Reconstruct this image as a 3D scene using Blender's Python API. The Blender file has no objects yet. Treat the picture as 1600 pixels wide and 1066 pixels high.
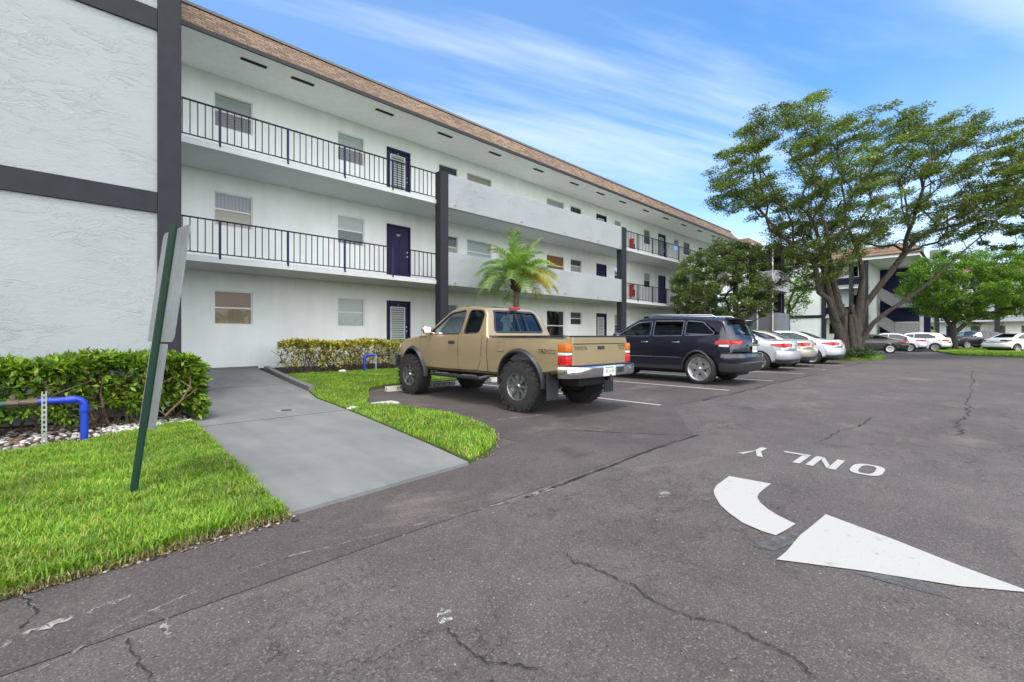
import bpy, bmesh, math, random
import numpy as np
from mathutils import Vector, Matrix
R=math.radians
rng=np.random.default_rng(7); random.seed(7)
scene=bpy.context.scene; COL=scene.collection
# ---------------- camera
cam=bpy.data.cameras.new("camera"); co=bpy.data.objects.new("camera",cam); COL.objects.link(co)
AZ=R(45.76)
co.location=(0,0,1.18); co.rotation_euler=(R(90),0,AZ-R(90))
cam.sensor_width=36; cam.lens=16.0; cam.shift_y=-0.0044; cam.clip_start=.05; cam.clip_end=3000
scene.camera=co
# ---------------- sun, sky, exposure
SUN_EL,SUN_AZ=R(68),R(-122)      # azimuth measured from +X towards +Y: where the sun stands
sd=Vector((math.cos(SUN_EL)*math.cos(SUN_AZ),math.cos(SUN_EL)*math.sin(SUN_AZ),math.sin(SUN_EL)))
sl=bpy.data.lights.new("sun",'SUN'); sl.energy=2.0; sl.angle=R(10); sl.color=(1,.945,.87)
so=bpy.data.objects.new("sun",sl); COL.objects.link(so); so.rotation_euler=(-sd).to_track_quat('-Z','Y').to_euler()
W=bpy.data.worlds.new("World"); scene.world=W; W.use_nodes=True
nt=W.node_tree; N=nt.nodes; L=nt.links; N.clear()
out=N.new('ShaderNodeOutputWorld'); bg=N.new('ShaderNodeBackground'); bg.inputs['Strength'].default_value=.14
sky=N.new('ShaderNodeTexSky'); sky.sky_type='NISHITA'; sky.sun_disc=False; sky.sun_elevation=SUN_EL
sky.sun_rotation=math.pi/2-SUN_AZ; sky.air_density=1.0; sky.dust_density=.3; sky.ozone_density=2.5
tc=N.new('ShaderNodeTexCoord'); sep=N.new('ShaderNodeSeparateXYZ'); L.new(tc.outputs['Generated'],sep.inputs[0])
def wm(op,a,b=None,c=None):
    n=N.new('ShaderNodeMath'); n.operation=op
    for i,v in enumerate((a,b,c)):
        if v is None: continue
        if isinstance(v,(int,float)): n.inputs[i].default_value=v
        else: L.new(v,n.inputs[i])
    return n.outputs[0]
# clouds live on a high flat layer: direction projected to a plane above
zz=wm('MAXIMUM',sep.outputs[2],.03)
px=wm('DIVIDE',sep.outputs[0],zz); py=wm('DIVIDE',sep.outputs[1],zz)
cb=N.new('ShaderNodeCombineXYZ'); L.new(px,cb.inputs[0]); L.new(py,cb.inputs[1])
def cloud(rot,sc,scale,lo,hi,det=6,dist=.6,loc=(0,0,0)):
    mp=N.new('ShaderNodeMapping'); mp.inputs['Rotation'].default_value=(0,0,rot); mp.vector_type='TEXTURE'; mp.inputs['Scale'].default_value=sc; mp.inputs['Location'].default_value=loc
    L.new(cb.outputs[0],mp.inputs[0])
    n=N.new('ShaderNodeTexNoise'); n.inputs['Scale'].default_value=scale; n.inputs['Detail'].default_value=det
    n.inputs['Roughness'].default_value=.55; n.inputs['Distortion'].default_value=dist; L.new(mp.outputs[0],n.inputs[0])
    r=N.new('ShaderNodeMapRange'); r.interpolation_type='SMOOTHSTEP'; r.inputs[1].default_value=lo; r.inputs[2].default_value=hi
    L.new(n.outputs[0],r.inputs[0]); return r.outputs[0]
c1=cloud(R(-20),(5,.9,1),1.0,.41,.66,8,.5,(1.3,.4,0))
c2=cloud(R(-8),(5,1.6,1),.5,.43,.72,5,.3,(4.3,2.6,0))
cm=wm('MAXIMUM',wm('MULTIPLY',c1,.55),wm('MULTIPLY',c2,.42))
hz=N.new('ShaderNodeMapRange'); hz.inputs[1].default_value=.0; hz.inputs[2].default_value=.42; hz.inputs[3].default_value=.72; hz.inputs[4].default_value=0
L.new(sep.outputs[2],hz.inputs[0])
cm=wm('MINIMUM',wm('ADD',cm,wm('MULTIPLY',hz.outputs[0],hz.outputs[0])),1)
tint=N.new('ShaderNodeMix'); tint.data_type='RGBA'; tint.blend_type='MULTIPLY'; tint.inputs[0].default_value=1
L.new(sky.outputs[0],tint.inputs[6]); tint.inputs[7].default_value=(1.02,1.60,1.95,1)
mx=N.new('ShaderNodeMix'); mx.data_type='RGBA'; L.new(cm,mx.inputs[0]); L.new(tint.outputs[2],mx.inputs[6]); mx.inputs[7].default_value=(7.9,8.6,9.3,1)
# unseen bright cloud bank, added behind the camera to light the shaded facade
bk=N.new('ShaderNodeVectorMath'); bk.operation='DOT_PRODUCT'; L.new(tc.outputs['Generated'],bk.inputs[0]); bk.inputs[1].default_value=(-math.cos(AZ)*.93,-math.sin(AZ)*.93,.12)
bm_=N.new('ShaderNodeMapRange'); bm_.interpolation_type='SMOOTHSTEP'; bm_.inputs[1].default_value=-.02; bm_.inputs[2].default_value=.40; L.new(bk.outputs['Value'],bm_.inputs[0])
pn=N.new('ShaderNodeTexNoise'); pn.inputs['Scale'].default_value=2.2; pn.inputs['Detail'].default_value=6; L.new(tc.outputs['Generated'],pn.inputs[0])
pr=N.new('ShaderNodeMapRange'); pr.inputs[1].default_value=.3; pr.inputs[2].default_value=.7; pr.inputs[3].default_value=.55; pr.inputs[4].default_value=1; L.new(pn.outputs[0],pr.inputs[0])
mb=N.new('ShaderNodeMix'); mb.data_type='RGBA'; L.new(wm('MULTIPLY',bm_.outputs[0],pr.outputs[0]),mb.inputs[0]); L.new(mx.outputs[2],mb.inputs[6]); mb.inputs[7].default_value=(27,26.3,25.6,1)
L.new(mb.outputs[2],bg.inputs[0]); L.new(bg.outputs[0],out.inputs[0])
vs=scene.view_settings; vs.view_transform='Standard'; vs.look='None'; vs.gamma=1; vs.exposure=.12; vs.use_curve_mapping=False
scene.cycles.max_bounces=8; scene.cycles.transparent_max_bounces=12

# ---------------- material helpers
M={}
class NT:
    def __init__(s,name):
        s.m=bpy.data.materials.new(name); s.m.use_nodes=True; s.t=s.m.node_tree; s.n=s.t.nodes; s.l=s.t.links
        s.b=s.n['Principled BSDF']; M[name]=s.m
    def add(s,ty,**k):
        n=s.n.new(ty)
        for a,v in k.items():
            if a.startswith('i_'):
                key=a[2:].replace('_',' ')
                n.inputs[int(key) if key.isdigit() else key].default_value=v
            else: setattr(n,a,v)
        return n
    def link(s,a,b): s.l.new(a,b)
    def coord(s,scale=(1,1,1),rot=(0,0,0),kind='Object',loc=(0,0,0)):
        t=s.add('ShaderNodeTexCoord'); mp=s.add('ShaderNodeMapping'); mp.inputs['Scale'].default_value=scale; mp.inputs['Rotation'].default_value=rot; mp.inputs['Location'].default_value=loc
        s.link(t.outputs[kind],mp.inputs[0]); return mp.outputs[0]
    def noise(s,co,scale,det=4,rough=.5,dist=0):
        n=s.add('ShaderNodeTexNoise'); n.inputs['Scale'].default_value=scale; n.inputs['Detail'].default_value=det
        n.inputs['Roughness'].default_value=rough; n.inputs['Distortion'].default_value=dist
        if co is not None: s.link(co,n.inputs[0])
        return n.outputs[0]
    def ramp(s,f,stops):
        r=s.add('ShaderNodeValToRGB'); e=r.color_ramp.elements
        while len(e)<len(stops): e.new(.5)
        for x,(p,c) in zip(e,stops):
            x.position=p; x.color=(c,c,c,1) if isinstance(c,(int,float)) else (*c,1)
        s.link(f,r.inputs[0]); return r.outputs[0]
    def mix(s,f,a,b,mode='MIX'):
        n=s.add('ShaderNodeMix',data_type='RGBA',blend_type=mode)
        for v,i in ((f,0),(a,6),(b,7)):
            if isinstance(v,(int,float)): n.inputs[i].default_value=v
            elif isinstance(v,tuple): n.inputs[i].default_value=(*v,1)
            else: s.link(v,n.inputs[i])
        return n.outputs[2]
    def math(s,op,a,b=0):
        n=s.add('ShaderNodeMath',operation=op)
        for i,v in enumerate((a,b)):
            if isinstance(v,(int,float)): n.inputs[i].default_value=v
            else: s.link(v,n.inputs[i])
        return n.outputs[0]
    def bump(s,h,st=.3,dist=.01,nrm=None):
        b=s.add('ShaderNodeBump'); b.inputs['Strength'].default_value=st; b.inputs['Distance'].default_value=dist
        s.link(h,b.inputs['Height'])
        if nrm is not None: s.link(nrm,b.inputs['Normal'])
        s.link(b.outputs[0],s.b.inputs['Normal']); return b.outputs[0]
    def col(s,v):
        if isinstance(v,tuple): s.b.inputs['Base Color'].default_value=(*v,1)
        else: s.link(v,s.b.inputs['Base Color'])
    def rough(s,v):
        if isinstance(v,(int,float)): s.b.inputs['Roughness'].default_value=v
        else: s.link(v,s.b.inputs['Roughness'])
def simple(name,c,rough=.6,metal=0,coat=0,var=.12,vs=6,bump=0,bs=80,spec=.5):
    m=NT(name); co=m.coord(); n=m.noise(co,vs,5,.6)
    f=m.ramp(n,[(.3,1-var),(.7,1+var*.6)])
    m.col(m.mix(1.0,c,f,'MULTIPLY')); m.rough(rough); m.b.inputs['Metallic'].default_value=metal
    m.b.inputs['Coat Weight'].default_value=coat; m.b.inputs['Coat Roughness'].default_value=.04; m.b.inputs['Specular IOR Level'].default_value=spec
    if bump: m.bump(m.noise(co,bs,4,.6),bump,.004)
    return m.m
# painted walls
m=NT('wall_paint'); c=m.coord(); n=m.noise(c,.9,6,.65); n2=m.noise(m.coord((1,1,.12)),3,5,.6)
a=m.ramp(n,[(.3,.93),(.7,1.03)]); b=m.ramp(n2,[(.35,.93),(.65,1.0)])
m.col(m.mix(1.,m.mix(1.,(.83,.87,.86),a,'MULTIPLY'),b,'MULTIPLY')); m.rough(.85); m.bump(m.noise(c,30,5,.65),.25,.01)
def stucco(name,colr,sc):
    m=NT(name); c=m.coord((.75,.75,1.9),(0,R(10),0)); 
    w=m.noise(c,3.4*sc,7,.6,.9); rid=m.math('MULTIPLY',m.ramp(w,[(.455,0),(.497,1),(.506,0),(.55,.0),(.575,.5),(.58,0)]),m.ramp(m.noise(c,1.1*sc,4,.6),[(.40,.1),(.62,1)]))
    w2=m.noise(c,7*sc,6,.7,1.0); f=m.noise(m.coord(),60,4,.6)
    h=m.math('ADD',m.math('MULTIPLY',rid,.55),m.math('ADD',m.math('MULTIPLY',w2,.5),m.math('MULTIPLY',f,.12)))
    n=m.noise(m.coord(),.8,5,.6); m.col(m.mix(1.,colr,m.ramp(n,[(.3,.93),(.7,1.03)]),'MULTIPLY'))
    m.rough(.8); m.bump(h,.6,.014 if sc<1.2 else .022); return m
stucco('stucco_blue',(.325,.355,.366),1.0); stucco('stucco_white',(.32,.345,.365),1.3)
simple('soffit',(.86,.88,.86),.8,var=.05,bump=.1,bs=40)
simple('slab_edge',(.52,.55,.56),.7,var=.06)
simple('slate',(.024,.027,.034),.7,spec=.25,var=.15,bump=.25,bs=25)
simple('navy',(.012,.013,.062),.5,var=.1,spec=.3)
simple('rail',(.008,.008,.024),.6,var=.1,spec=.2)
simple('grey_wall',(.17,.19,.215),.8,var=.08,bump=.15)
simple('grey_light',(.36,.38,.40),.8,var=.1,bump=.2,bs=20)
simple('dark_gap',(.012,.012,.014),.6); simple('vent_dark',(.02,.018,.018),.6)
simple('white_frame',(.72,.73,.72),.45,var=.05); simple('alu',(.5,.52,.52),.4,metal=.6,var=.05)
simple('base_paint',(.14,.15,.155),.6); simple('floor_paint',(.50,.51,.50),.7)
# shingles
m=NT('shingle'); t=m.add('ShaderNodeTexCoord'); sp=m.add('ShaderNodeSeparateXYZ'); m.link(t.outputs['Object'],sp.inputs[0])
cbn=m.add('ShaderNodeCombineXYZ'); m.link(m.math('ADD',sp.outputs[0],m.math('MULTIPLY',sp.outputs[1],.0)),cbn.inputs[0]); m.link(sp.outputs[2],cbn.inputs[1])
br=m.add('ShaderNodeTexBrick'); br.inputs['Scale'].default_value=1; br.inputs['Brick Width'].default_value=.24; br.inputs['Row Height'].default_value=.078
br.inputs['Mortar Size'].default_value=.011; br.inputs['Color1'].default_value=(.30,.20,.13,1); br.inputs['Color2'].default_value=(.095,.068,.048,1); br.inputs['Mortar'].default_value=(.04,.025,.02,1); br.offset=.37; br.inputs['Bias'].default_value=-.15
m.link(cbn.outputs[0],br.inputs[0])
n=m.noise(t.outputs['Object'],14,4,.7); n2=m.noise(t.outputs['Object'],.8,3,.5)
c=m.mix(.22,br.outputs[0],m.ramp(n,[(.35,(.26,.18,.12)),(.65,(.12,.085,.06))])); c=m.mix(1.,c,m.ramp(n2,[(.3,.85),(.7,1.15)]),'MULTIPLY')
m.col(c); m.rough(.9); m.bump(m.math('SUBTRACT',n,br.outputs[1]),.6,.015)
# glass kinds
def glass(name,tintc,reflect=.0,clear=.75):
    m=NT(name); m.n.remove(m.b); o=m.n['Material Output']
    tr=m.add('ShaderNodeBsdfTransparent'); tr.inputs[0].default_value=(*tintc,1)
    gl=m.add('ShaderNodeBsdfGlossy'); gl.inputs['Roughness'].default_value=.02; gl.inputs[0].default_value=((.6,.63,.66,1) if name=='window_glass' else (.85,.9,.95,1))
    fr=m.add('ShaderNodeFresnel'); fr.inputs[0].default_value=1.33
    a=m.math('ADD',fr.outputs[0],reflect); mx=m.add('ShaderNodeMixShader'); m.link(a,mx.inputs[0]); m.link(tr.outputs[0],mx.inputs[1]); m.link(gl.outputs[0],mx.inputs[2]); m.link(mx.outputs[0],o.inputs[0])
glass('window_glass',(.93,.95,.95),.02); glass('tint_glass',(.035,.04,.045),.06); glass('clear_glass',(.62,.74,.68),.04); glass('mid_glass',(.22,.27,.28),.05)
def blind(name,c,period=.05,c2=None,vert=False):
    m=NT(name); t=m.add('ShaderNodeTexCoord'); sp=m.add('ShaderNodeSeparateXYZ'); m.link(t.outputs['Object'],sp.inputs[0])
    s=m.math('FRACT',m.math('DIVIDE',sp.outputs[0 if vert else 2],period)); f=m.ramp(s,[(.0,.25),(.12,1),(.9,.8),(1,.25)])
    m.col(m.mix(f,c2 or tuple(x*.35 for x in c),c)); m.rough(.6)
blind('blind_white',(.45,.49,.48)); blind('blind_wood',(.22,.085,.025),.055); blind('blind_tan',(.27,.20,.11),.4,(.30,.23,.13)); blind('blind_grey',(.11,.125,.14),.08)
blind('blind_bars',(.34,.37,.44),.09,(.035,.04,.08),True); blind('blind_cream',(.38,.36,.30),.5,(.46,.44,.38)); blind('blind_dark',(.045,.05,.06),.1,(.03,.03,.04)); blind('blind_pale',(.42,.48,.46),.6,(.36,.42,.41)); blind('jalousie',(.48,.52,.50),.075,(.10,.12,.12)); blind('blind_orange',(.38,.16,.05),.09,(.25,.10,.04)); blind('blind_curtain',(.60,.58,.52),.16,(.36,.33,.29),True)
# ground
def asphalt(name,base,tint,crack=1.0,fine=1.0):
    m=NT(name); t=m.add('ShaderNodeTexCoord'); P_=t.outputs['Object']
    big=m.noise(P_,.30,6,.65); med=m.noise(P_,1.7,7,.72,.4); fin=m.noise(P_,120,3,.75); coarse=m.noise(P_,38,4,.7)
    v=m.add('ShaderNodeTexVoronoi'); v.inputs['Scale'].default_value=150; m.link(P_,v.inputs[0])
    c=m.mix(m.ramp(big,[(.36,0),(.64,1)]),base,tint)
    c=m.mix(1.,c,m.ramp(med,[(.25,.78),(.5,1),(.75,1.28)]),'MULTIPLY')
    c=m.mix(1.,c,m.ramp(fin,[(.28,.35),(.42,.85),(.58,1.12),(.74,2.0)]),'MULTIPLY')
    c=m.mix(m.ramp(coarse,[(.32,.85*fine),(.41,0)]),c,(.012,.011,.011))      # open pits between the stones
    c=m.mix(m.math('MULTIPLY',m.ramp(v.outputs['Color'],[(.72,0),(.86,1)]),.42*fine),c,(.26,.235,.225))
    # dusty, sandy stains
    dn=m.noise(m.coord((1,1.6,1)),.75,7,.7,.6); c=m.mix(m.math('MULTIPLY',m.ramp(dn,[(.56,0),(.70,1)]),m.ramp(fin,[(.35,.15),(.6,.65)])),c,(.21,.18,.145))
    ox=m.noise(m.coord(loc=(7,3,0)),1.1,4,.55); c=m.mix(m.ramp(ox,[(.66,0),(.74,.5)]),c,(.03,.028,.03))
    vm=m.add('ShaderNodeVectorMath',operation='ADD'); m.link(P_,vm.inputs[0])
    nn=m.add('ShaderNodeTexNoise'); nn.inputs['Scale'].default_value=3.5; nn.inputs['Detail'].default_value=7; nn.inputs['Roughness'].default_value=.7; m.link(P_,nn.inputs[0])
    sc=m.add('ShaderNodeVectorMath',operation='SCALE'); sc.inputs['Scale'].default_value=.45; m.link(nn.outputs['Color'],sc.inputs[0]); m.link(sc.outputs[0],vm.inputs[1])
    lines=None
    for scale,wd,am,ms,lo in ((.9,.0045,.8,.6,.50),(3.6,.016,.7,.5,.50),(9,.035,.6,.7,.53)):
        e=m.add('ShaderNodeTexVoronoi',feature='DISTANCE_TO_EDGE'); e.inputs['Scale'].default_value=scale; m.link(vm.outputs[0],e.inputs[0])
        br_=m.ramp(m.noise(P_,5,3,.6),[(.40,.15),(.55,1)])
        ln=m.math('MULTIPLY',m.math('MULTIPLY',m.ramp(e.outputs['Distance'],[(0,1),(wd,0)]),br_),m.math('MULTIPLY',m.ramp(m.noise(m.coord(loc=(scale*3,scale,0)),ms,3,.5),[(lo,0),(lo+.12,1)]),am*crack))
        lines=ln if lines is None else m.math('MAXIMUM',lines,ln)
    c=m.mix(lines,c,(.014,.013,.013))
    m.col(c); m.rough(m.ramp(med,[(.3,.8),(.7,.92)])); m.b.inputs['Specular IOR Level'].default_value=.35
    h=m.math('SUBTRACT',m.math('ADD',fin,m.math('MULTIPLY',coarse,1.2)),m.math('MULTIPLY',lines,1.5)); m.bump(h,.6,.007)
asphalt('asphalt_lane',(.072,.062,.059),(.102,.090,.085)); asphalt('asphalt_stall',(.057,.047,.046),(.088,.074,.071),.45,.7)
m=NT('walk_concrete'); c=m.coord(); n=m.noise(c,1.2,6,.65); n2=m.noise(c,120,2,.5); n3=m.noise(m.coord((2.5,.35,1)),1.4,5,.6)
cc=m.mix(m.ramp(n,[(.35,0),(.68,1)]),(.155,.163,.157),(.196,.203,.194)); cc=m.mix(1.,cc,m.ramp(n2,[(.3,.88),(.7,1.1)]),'MULTIPLY'); cc=m.mix(1.,cc,m.ramp(n3,[(.35,.9),(.7,1.1)]),'MULTIPLY')
m.col(cc); m.rough(.7); m.bump(m.math('ADD',n2,n),.2,.004)
m=NT('road_paint'); c=m.coord(); n=m.noise(c,9,8,.75); e=m.noise(c,90,3,.7)
k=m.math('MAXIMUM',m.ramp(n,[(.60,0),(.68,.75)]),m.ramp(e,[(.62,0),(.70,.7)]))
m.col(m.mix(k,(.385,.378,.355),(.2,.19,.185))); m.rough(.7); m.bump(e,.3,.004)
simple('tar_crack',(.016,.015,.015),.7)
def patchy(name,c,sc,lo,hi):
    m=NT(name); n=m.noise(m.coord(),sc,7,.8); m.col(c); m.rough(.8); m.link(m.ramp(n,[(lo,0),(hi,1)]),m.b.inputs['Alpha'])
patchy('pale_scuff',(.30,.28,.26),12,.45,.62); patchy('worn_paint',(.42,.42,.41),38,.50,.60); patchy('old_paint_ghost',(.105,.104,.108),9,.36,.60)
m=NT('soil'); c=m.coord(); n=m.noise(c,30,6,.7); m.col(m.ramp(n,[(.3,(.018,.012,.008)),(.7,(.075,.05,.032))])); m.rough(.95); m.bump(n,1,.03)
m=NT('turf'); c=m.coord(); n=m.noise(c,3,5,.6); n2=m.noise(c,60,4,.7); m.col(m.mix(1.,m.ramp(n,[(.3,(.06,.13,.012)),(.7,(.13,.19,.018))]),m.ramp(n2,[(.3,.4),(.7,1.4)]),'MULTIPLY')); m.rough(.9); m.bump(n2,1,.03)
def leafmat(name,stops,rough=.45,trans=.25,noise=None):
    m=NT(name); g=m.add('ShaderNodeNewGeometry'); c=m.ramp(g.outputs['Random Per Island'],stops)
    n=m.noise(m.coord(),noise or .9,3,.5); c=m.mix(1.,c,m.ramp(n,[(.3,.72),(.7,1.3)]),'MULTIPLY')
    m.col(c); m.rough(rough)
    tl=m.add('ShaderNodeBsdfTranslucent'); m.link(m.mix(1.,c,(1.5,1.6,.7),'MULTIPLY'),tl.inputs[0]); mx=m.add('ShaderNodeMixShader'); mx.inputs[0].default_value=trans
    m.link(m.b.outputs[0],mx.inputs[1]); m.link(tl.outputs[0],mx.inputs[2]); m.link(mx.outputs[0],m.n['Material Output'].inputs[0])
leafmat('grass_blade',[(0,(.06,.15,.014)),(.45,(.15,.30,.018)),(.8,(.27,.40,.03)),(.92,(.38,.40,.07)),(1,(.42,.34,.14))],.5,.35,1.7)
leafmat('straw_blade',[(0,(.09,.07,.03)),(.4,(.20,.16,.07)),(.75,(.20,.26,.04)),(1,(.34,.29,.15))],.7,.2,3)
leafmat('ficus_leaf',[(0,(.04,.075,.02)),(.5,(.095,.15,.03)),(.9,(.18,.235,.045)),(1,(.25,.22,.06))],.4,.3,.35)
leafmat('bright_leaf',[(0,(.04,.10,.010)),(.5,(.09,.19,.014)),(1,(.19,.31,.022))],.45,.35,.5)
leafmat('dark_leaf',[(0,(.018,.045,.012)),(.6,(.04,.08,.02)),(1,(.08,.12,.025))],.45,.2,.5)
leafmat('shrub_leaf',[(0,(.05,.10,.03)),(.5,(.12,.19,.055)),(.93,(.21,.28,.08)),(1,(.28,.30,.10))],.45,.2,.9)
leafmat('hedge_leaf',[(0,(.04,.095,.012)),(.5,(.11,.21,.016)),(.85,(.24,.35,.025)),(1,(.32,.38,.04))],.5,.3,2.5)
leafmat('croton_leaf',[(0,(.06,.12,.02)),(.3,(.16,.20,.03)),(.5,(.42,.36,.06)),(.8,(.62,.50,.11)),(1,(.68,.60,.24))],.4,.25,3)
leafmat('palm_leaf',[(0,(.08,.17,.04)),(.5,(.17,.31,.07)),(.9,(.32,.42,.10)),(1,(.42,.42,.12))],.4,.3,1.5)
leafmat('palm_yellow',[(0,(.22,.26,.03)),(.6,(.45,.38,.04)),(1,(.50,.32,.05))],.5,.3,2)
simple('flower_white',(.75,.75,.70),.6)
m=NT('bark'); c=m.coord((1,1,.25)); n=m.noise(c,9,6,.7,.5); m.col(m.ramp(n,[(.3,(.014,.011,.009)),(.55,(.062,.050,.039)),(.75,(.125,.105,.083))])); m.rough(.9); m.bump(n,1,.04)
simple('twig',(.13,.09,.055),.9,var=.3)
m=NT('palm_bark'); c=m.coord((1,1,4)); n=m.noise(c,7,5,.7); m.col(m.ramp(n,[(.3,(.05,.038,.028)),(.7,(.19,.15,.11))])); m.rough(.9); m.bump(n,.8,.02)
simple('palm_heart',(.045,.022,.016),.9,var=.4,vs=30,bump=.6,bs=60)
simple('pipe_blue',(.012,.045,.42),.32,var=.12,vs=12); simple('brass',(.10,.075,.05),.55,metal=.4,var=.3,vs=20); simple('pipe_green',(.012,.05,.035),.5,var=.2); simple('galvanised',(.42,.44,.45),.42,metal=.75,var=.2,vs=18)
m=NT('sign_alu'); c=m.coord((1,1,.15)); n=m.noise(c,14,6,.7); n2=m.noise(m.coord(),3,5,.7); m.col(m.mix(m.ramp(n2,[(.35,0),(.7,1)]),(.26,.275,.285),(.17,.185,.20))); m.rough(m.ramp(n,[(.3,.32),(.7,.5)])); m.b.inputs['Metallic'].default_value=.35
m=NT('post_green'); c=m.coord(); n=m.noise(c,45,5,.75); m.col(m.mix(m.ramp(n,[(.62,0),(.70,1)]),(.003,.028,.016),(.07,.13,.10))); m.rough(.5); m.b.inputs['Specular IOR Level'].default_value=.3
simple('concrete_pale',(.50,.49,.46),.85,var=.25,vs=14,bump=.4,bs=60); simple('concrete_kerb',(.15,.16,.165),.8,var=.25,vs=12,bump=.3)
simple('red_paint',(.40,.02,.02),.4); simple('cast_iron',(.05,.045,.04),.6,metal=.3,var=.3)
simple('black_text',(.015,.015,.018),.5); simple('white_text',(.75,.75,.73),.5)
# vehicles
def paint(name,c,metal=.5,rough=.32,var=.04):
    m=NT(name); co_=m.coord(); n=m.noise(co_,3,5,.6); sp=m.noise(co_,700,2,.5)
    cc=m.mix(1.,c,m.ramp(n,[(.3,1-var),(.7,1+var)]),'MULTIPLY'); cc=m.mix(.25*metal,cc,m.mix(1.,cc,m.ramp(sp,[(.35,.4),(.65,1.6)]),'MULTIPLY'))
    m.col(cc); m.b.inputs['Metallic'].default_value=metal; m.rough(rough); m.b.inputs['Coat Weight'].default_value=.85; m.b.inputs['Coat Roughness'].default_value=.05
paint('paint_sand',(.42,.315,.185),.5,.30); paint('paint_navy',(.008,.009,.022),.3,.3); paint('paint_silver',(.56,.60,.66),.45,.3); paint('paint_champagne',(.50,.47,.38),.45,.3)
paint('paint_white',(.74,.76,.78),.0,.35); paint('paint_silverwhite',(.62,.66,.74),.25,.3); paint('paint_grey',(.06,.058,.058),.5,.3); paint('paint_black',(.006,.006,.008),.2,.3)
simple('plastic',(.022,.023,.026),.5,var=.15,bump=.2,bs=120); simple('rubber',(.022,.021,.021),.82,var=.25,vs=20,bump=.3,bs=90); simple('chassis',(.012,.012,.013),.7)
simple('chrome',(.75,.76,.78),.12,metal=1,var=.05); simple('alloy',(.50,.51,.53),.28,metal=.85,var=.08); simple('rim_machined',(.30,.31,.32),.3,metal=.85); simple('rim_dark',(.035,.035,.04),.3,metal=.7); simple('cabin',(.045,.045,.05),.8); simple('cabin_seat',(.07,.068,.066),.9,var=.2)
def lamp(name,c,rough=.12):
    m=NT(name); w=m.add('ShaderNodeTexWave'); w.inputs['Scale'].default_value=14; m.link(m.coord(),w.inputs[0]); m.col(m.mix(1.,c,m.ramp(w.outputs[1],[(0,.75),(1,1.2)]),'MULTIPLY')); m.rough(rough+.15); m.b.inputs['Coat Weight'].default_value=.25
lamp('lamp_red',(.42,.006,.008)); lamp('lamp_amber',(.50,.12,.008)); lamp('lamp_clear',(.6,.6,.6)); lamp('lamp_dark',(.12,.01,.015))
simple('plate_white',(.66,.70,.66),.5,var=.15,vs=30); simple('plate_orange',(.65,.25,.04),.5); simple('plate_green',(.05,.22,.10),.5); simple('sticker_blue',(.12,.2,.5),.5)

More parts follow.
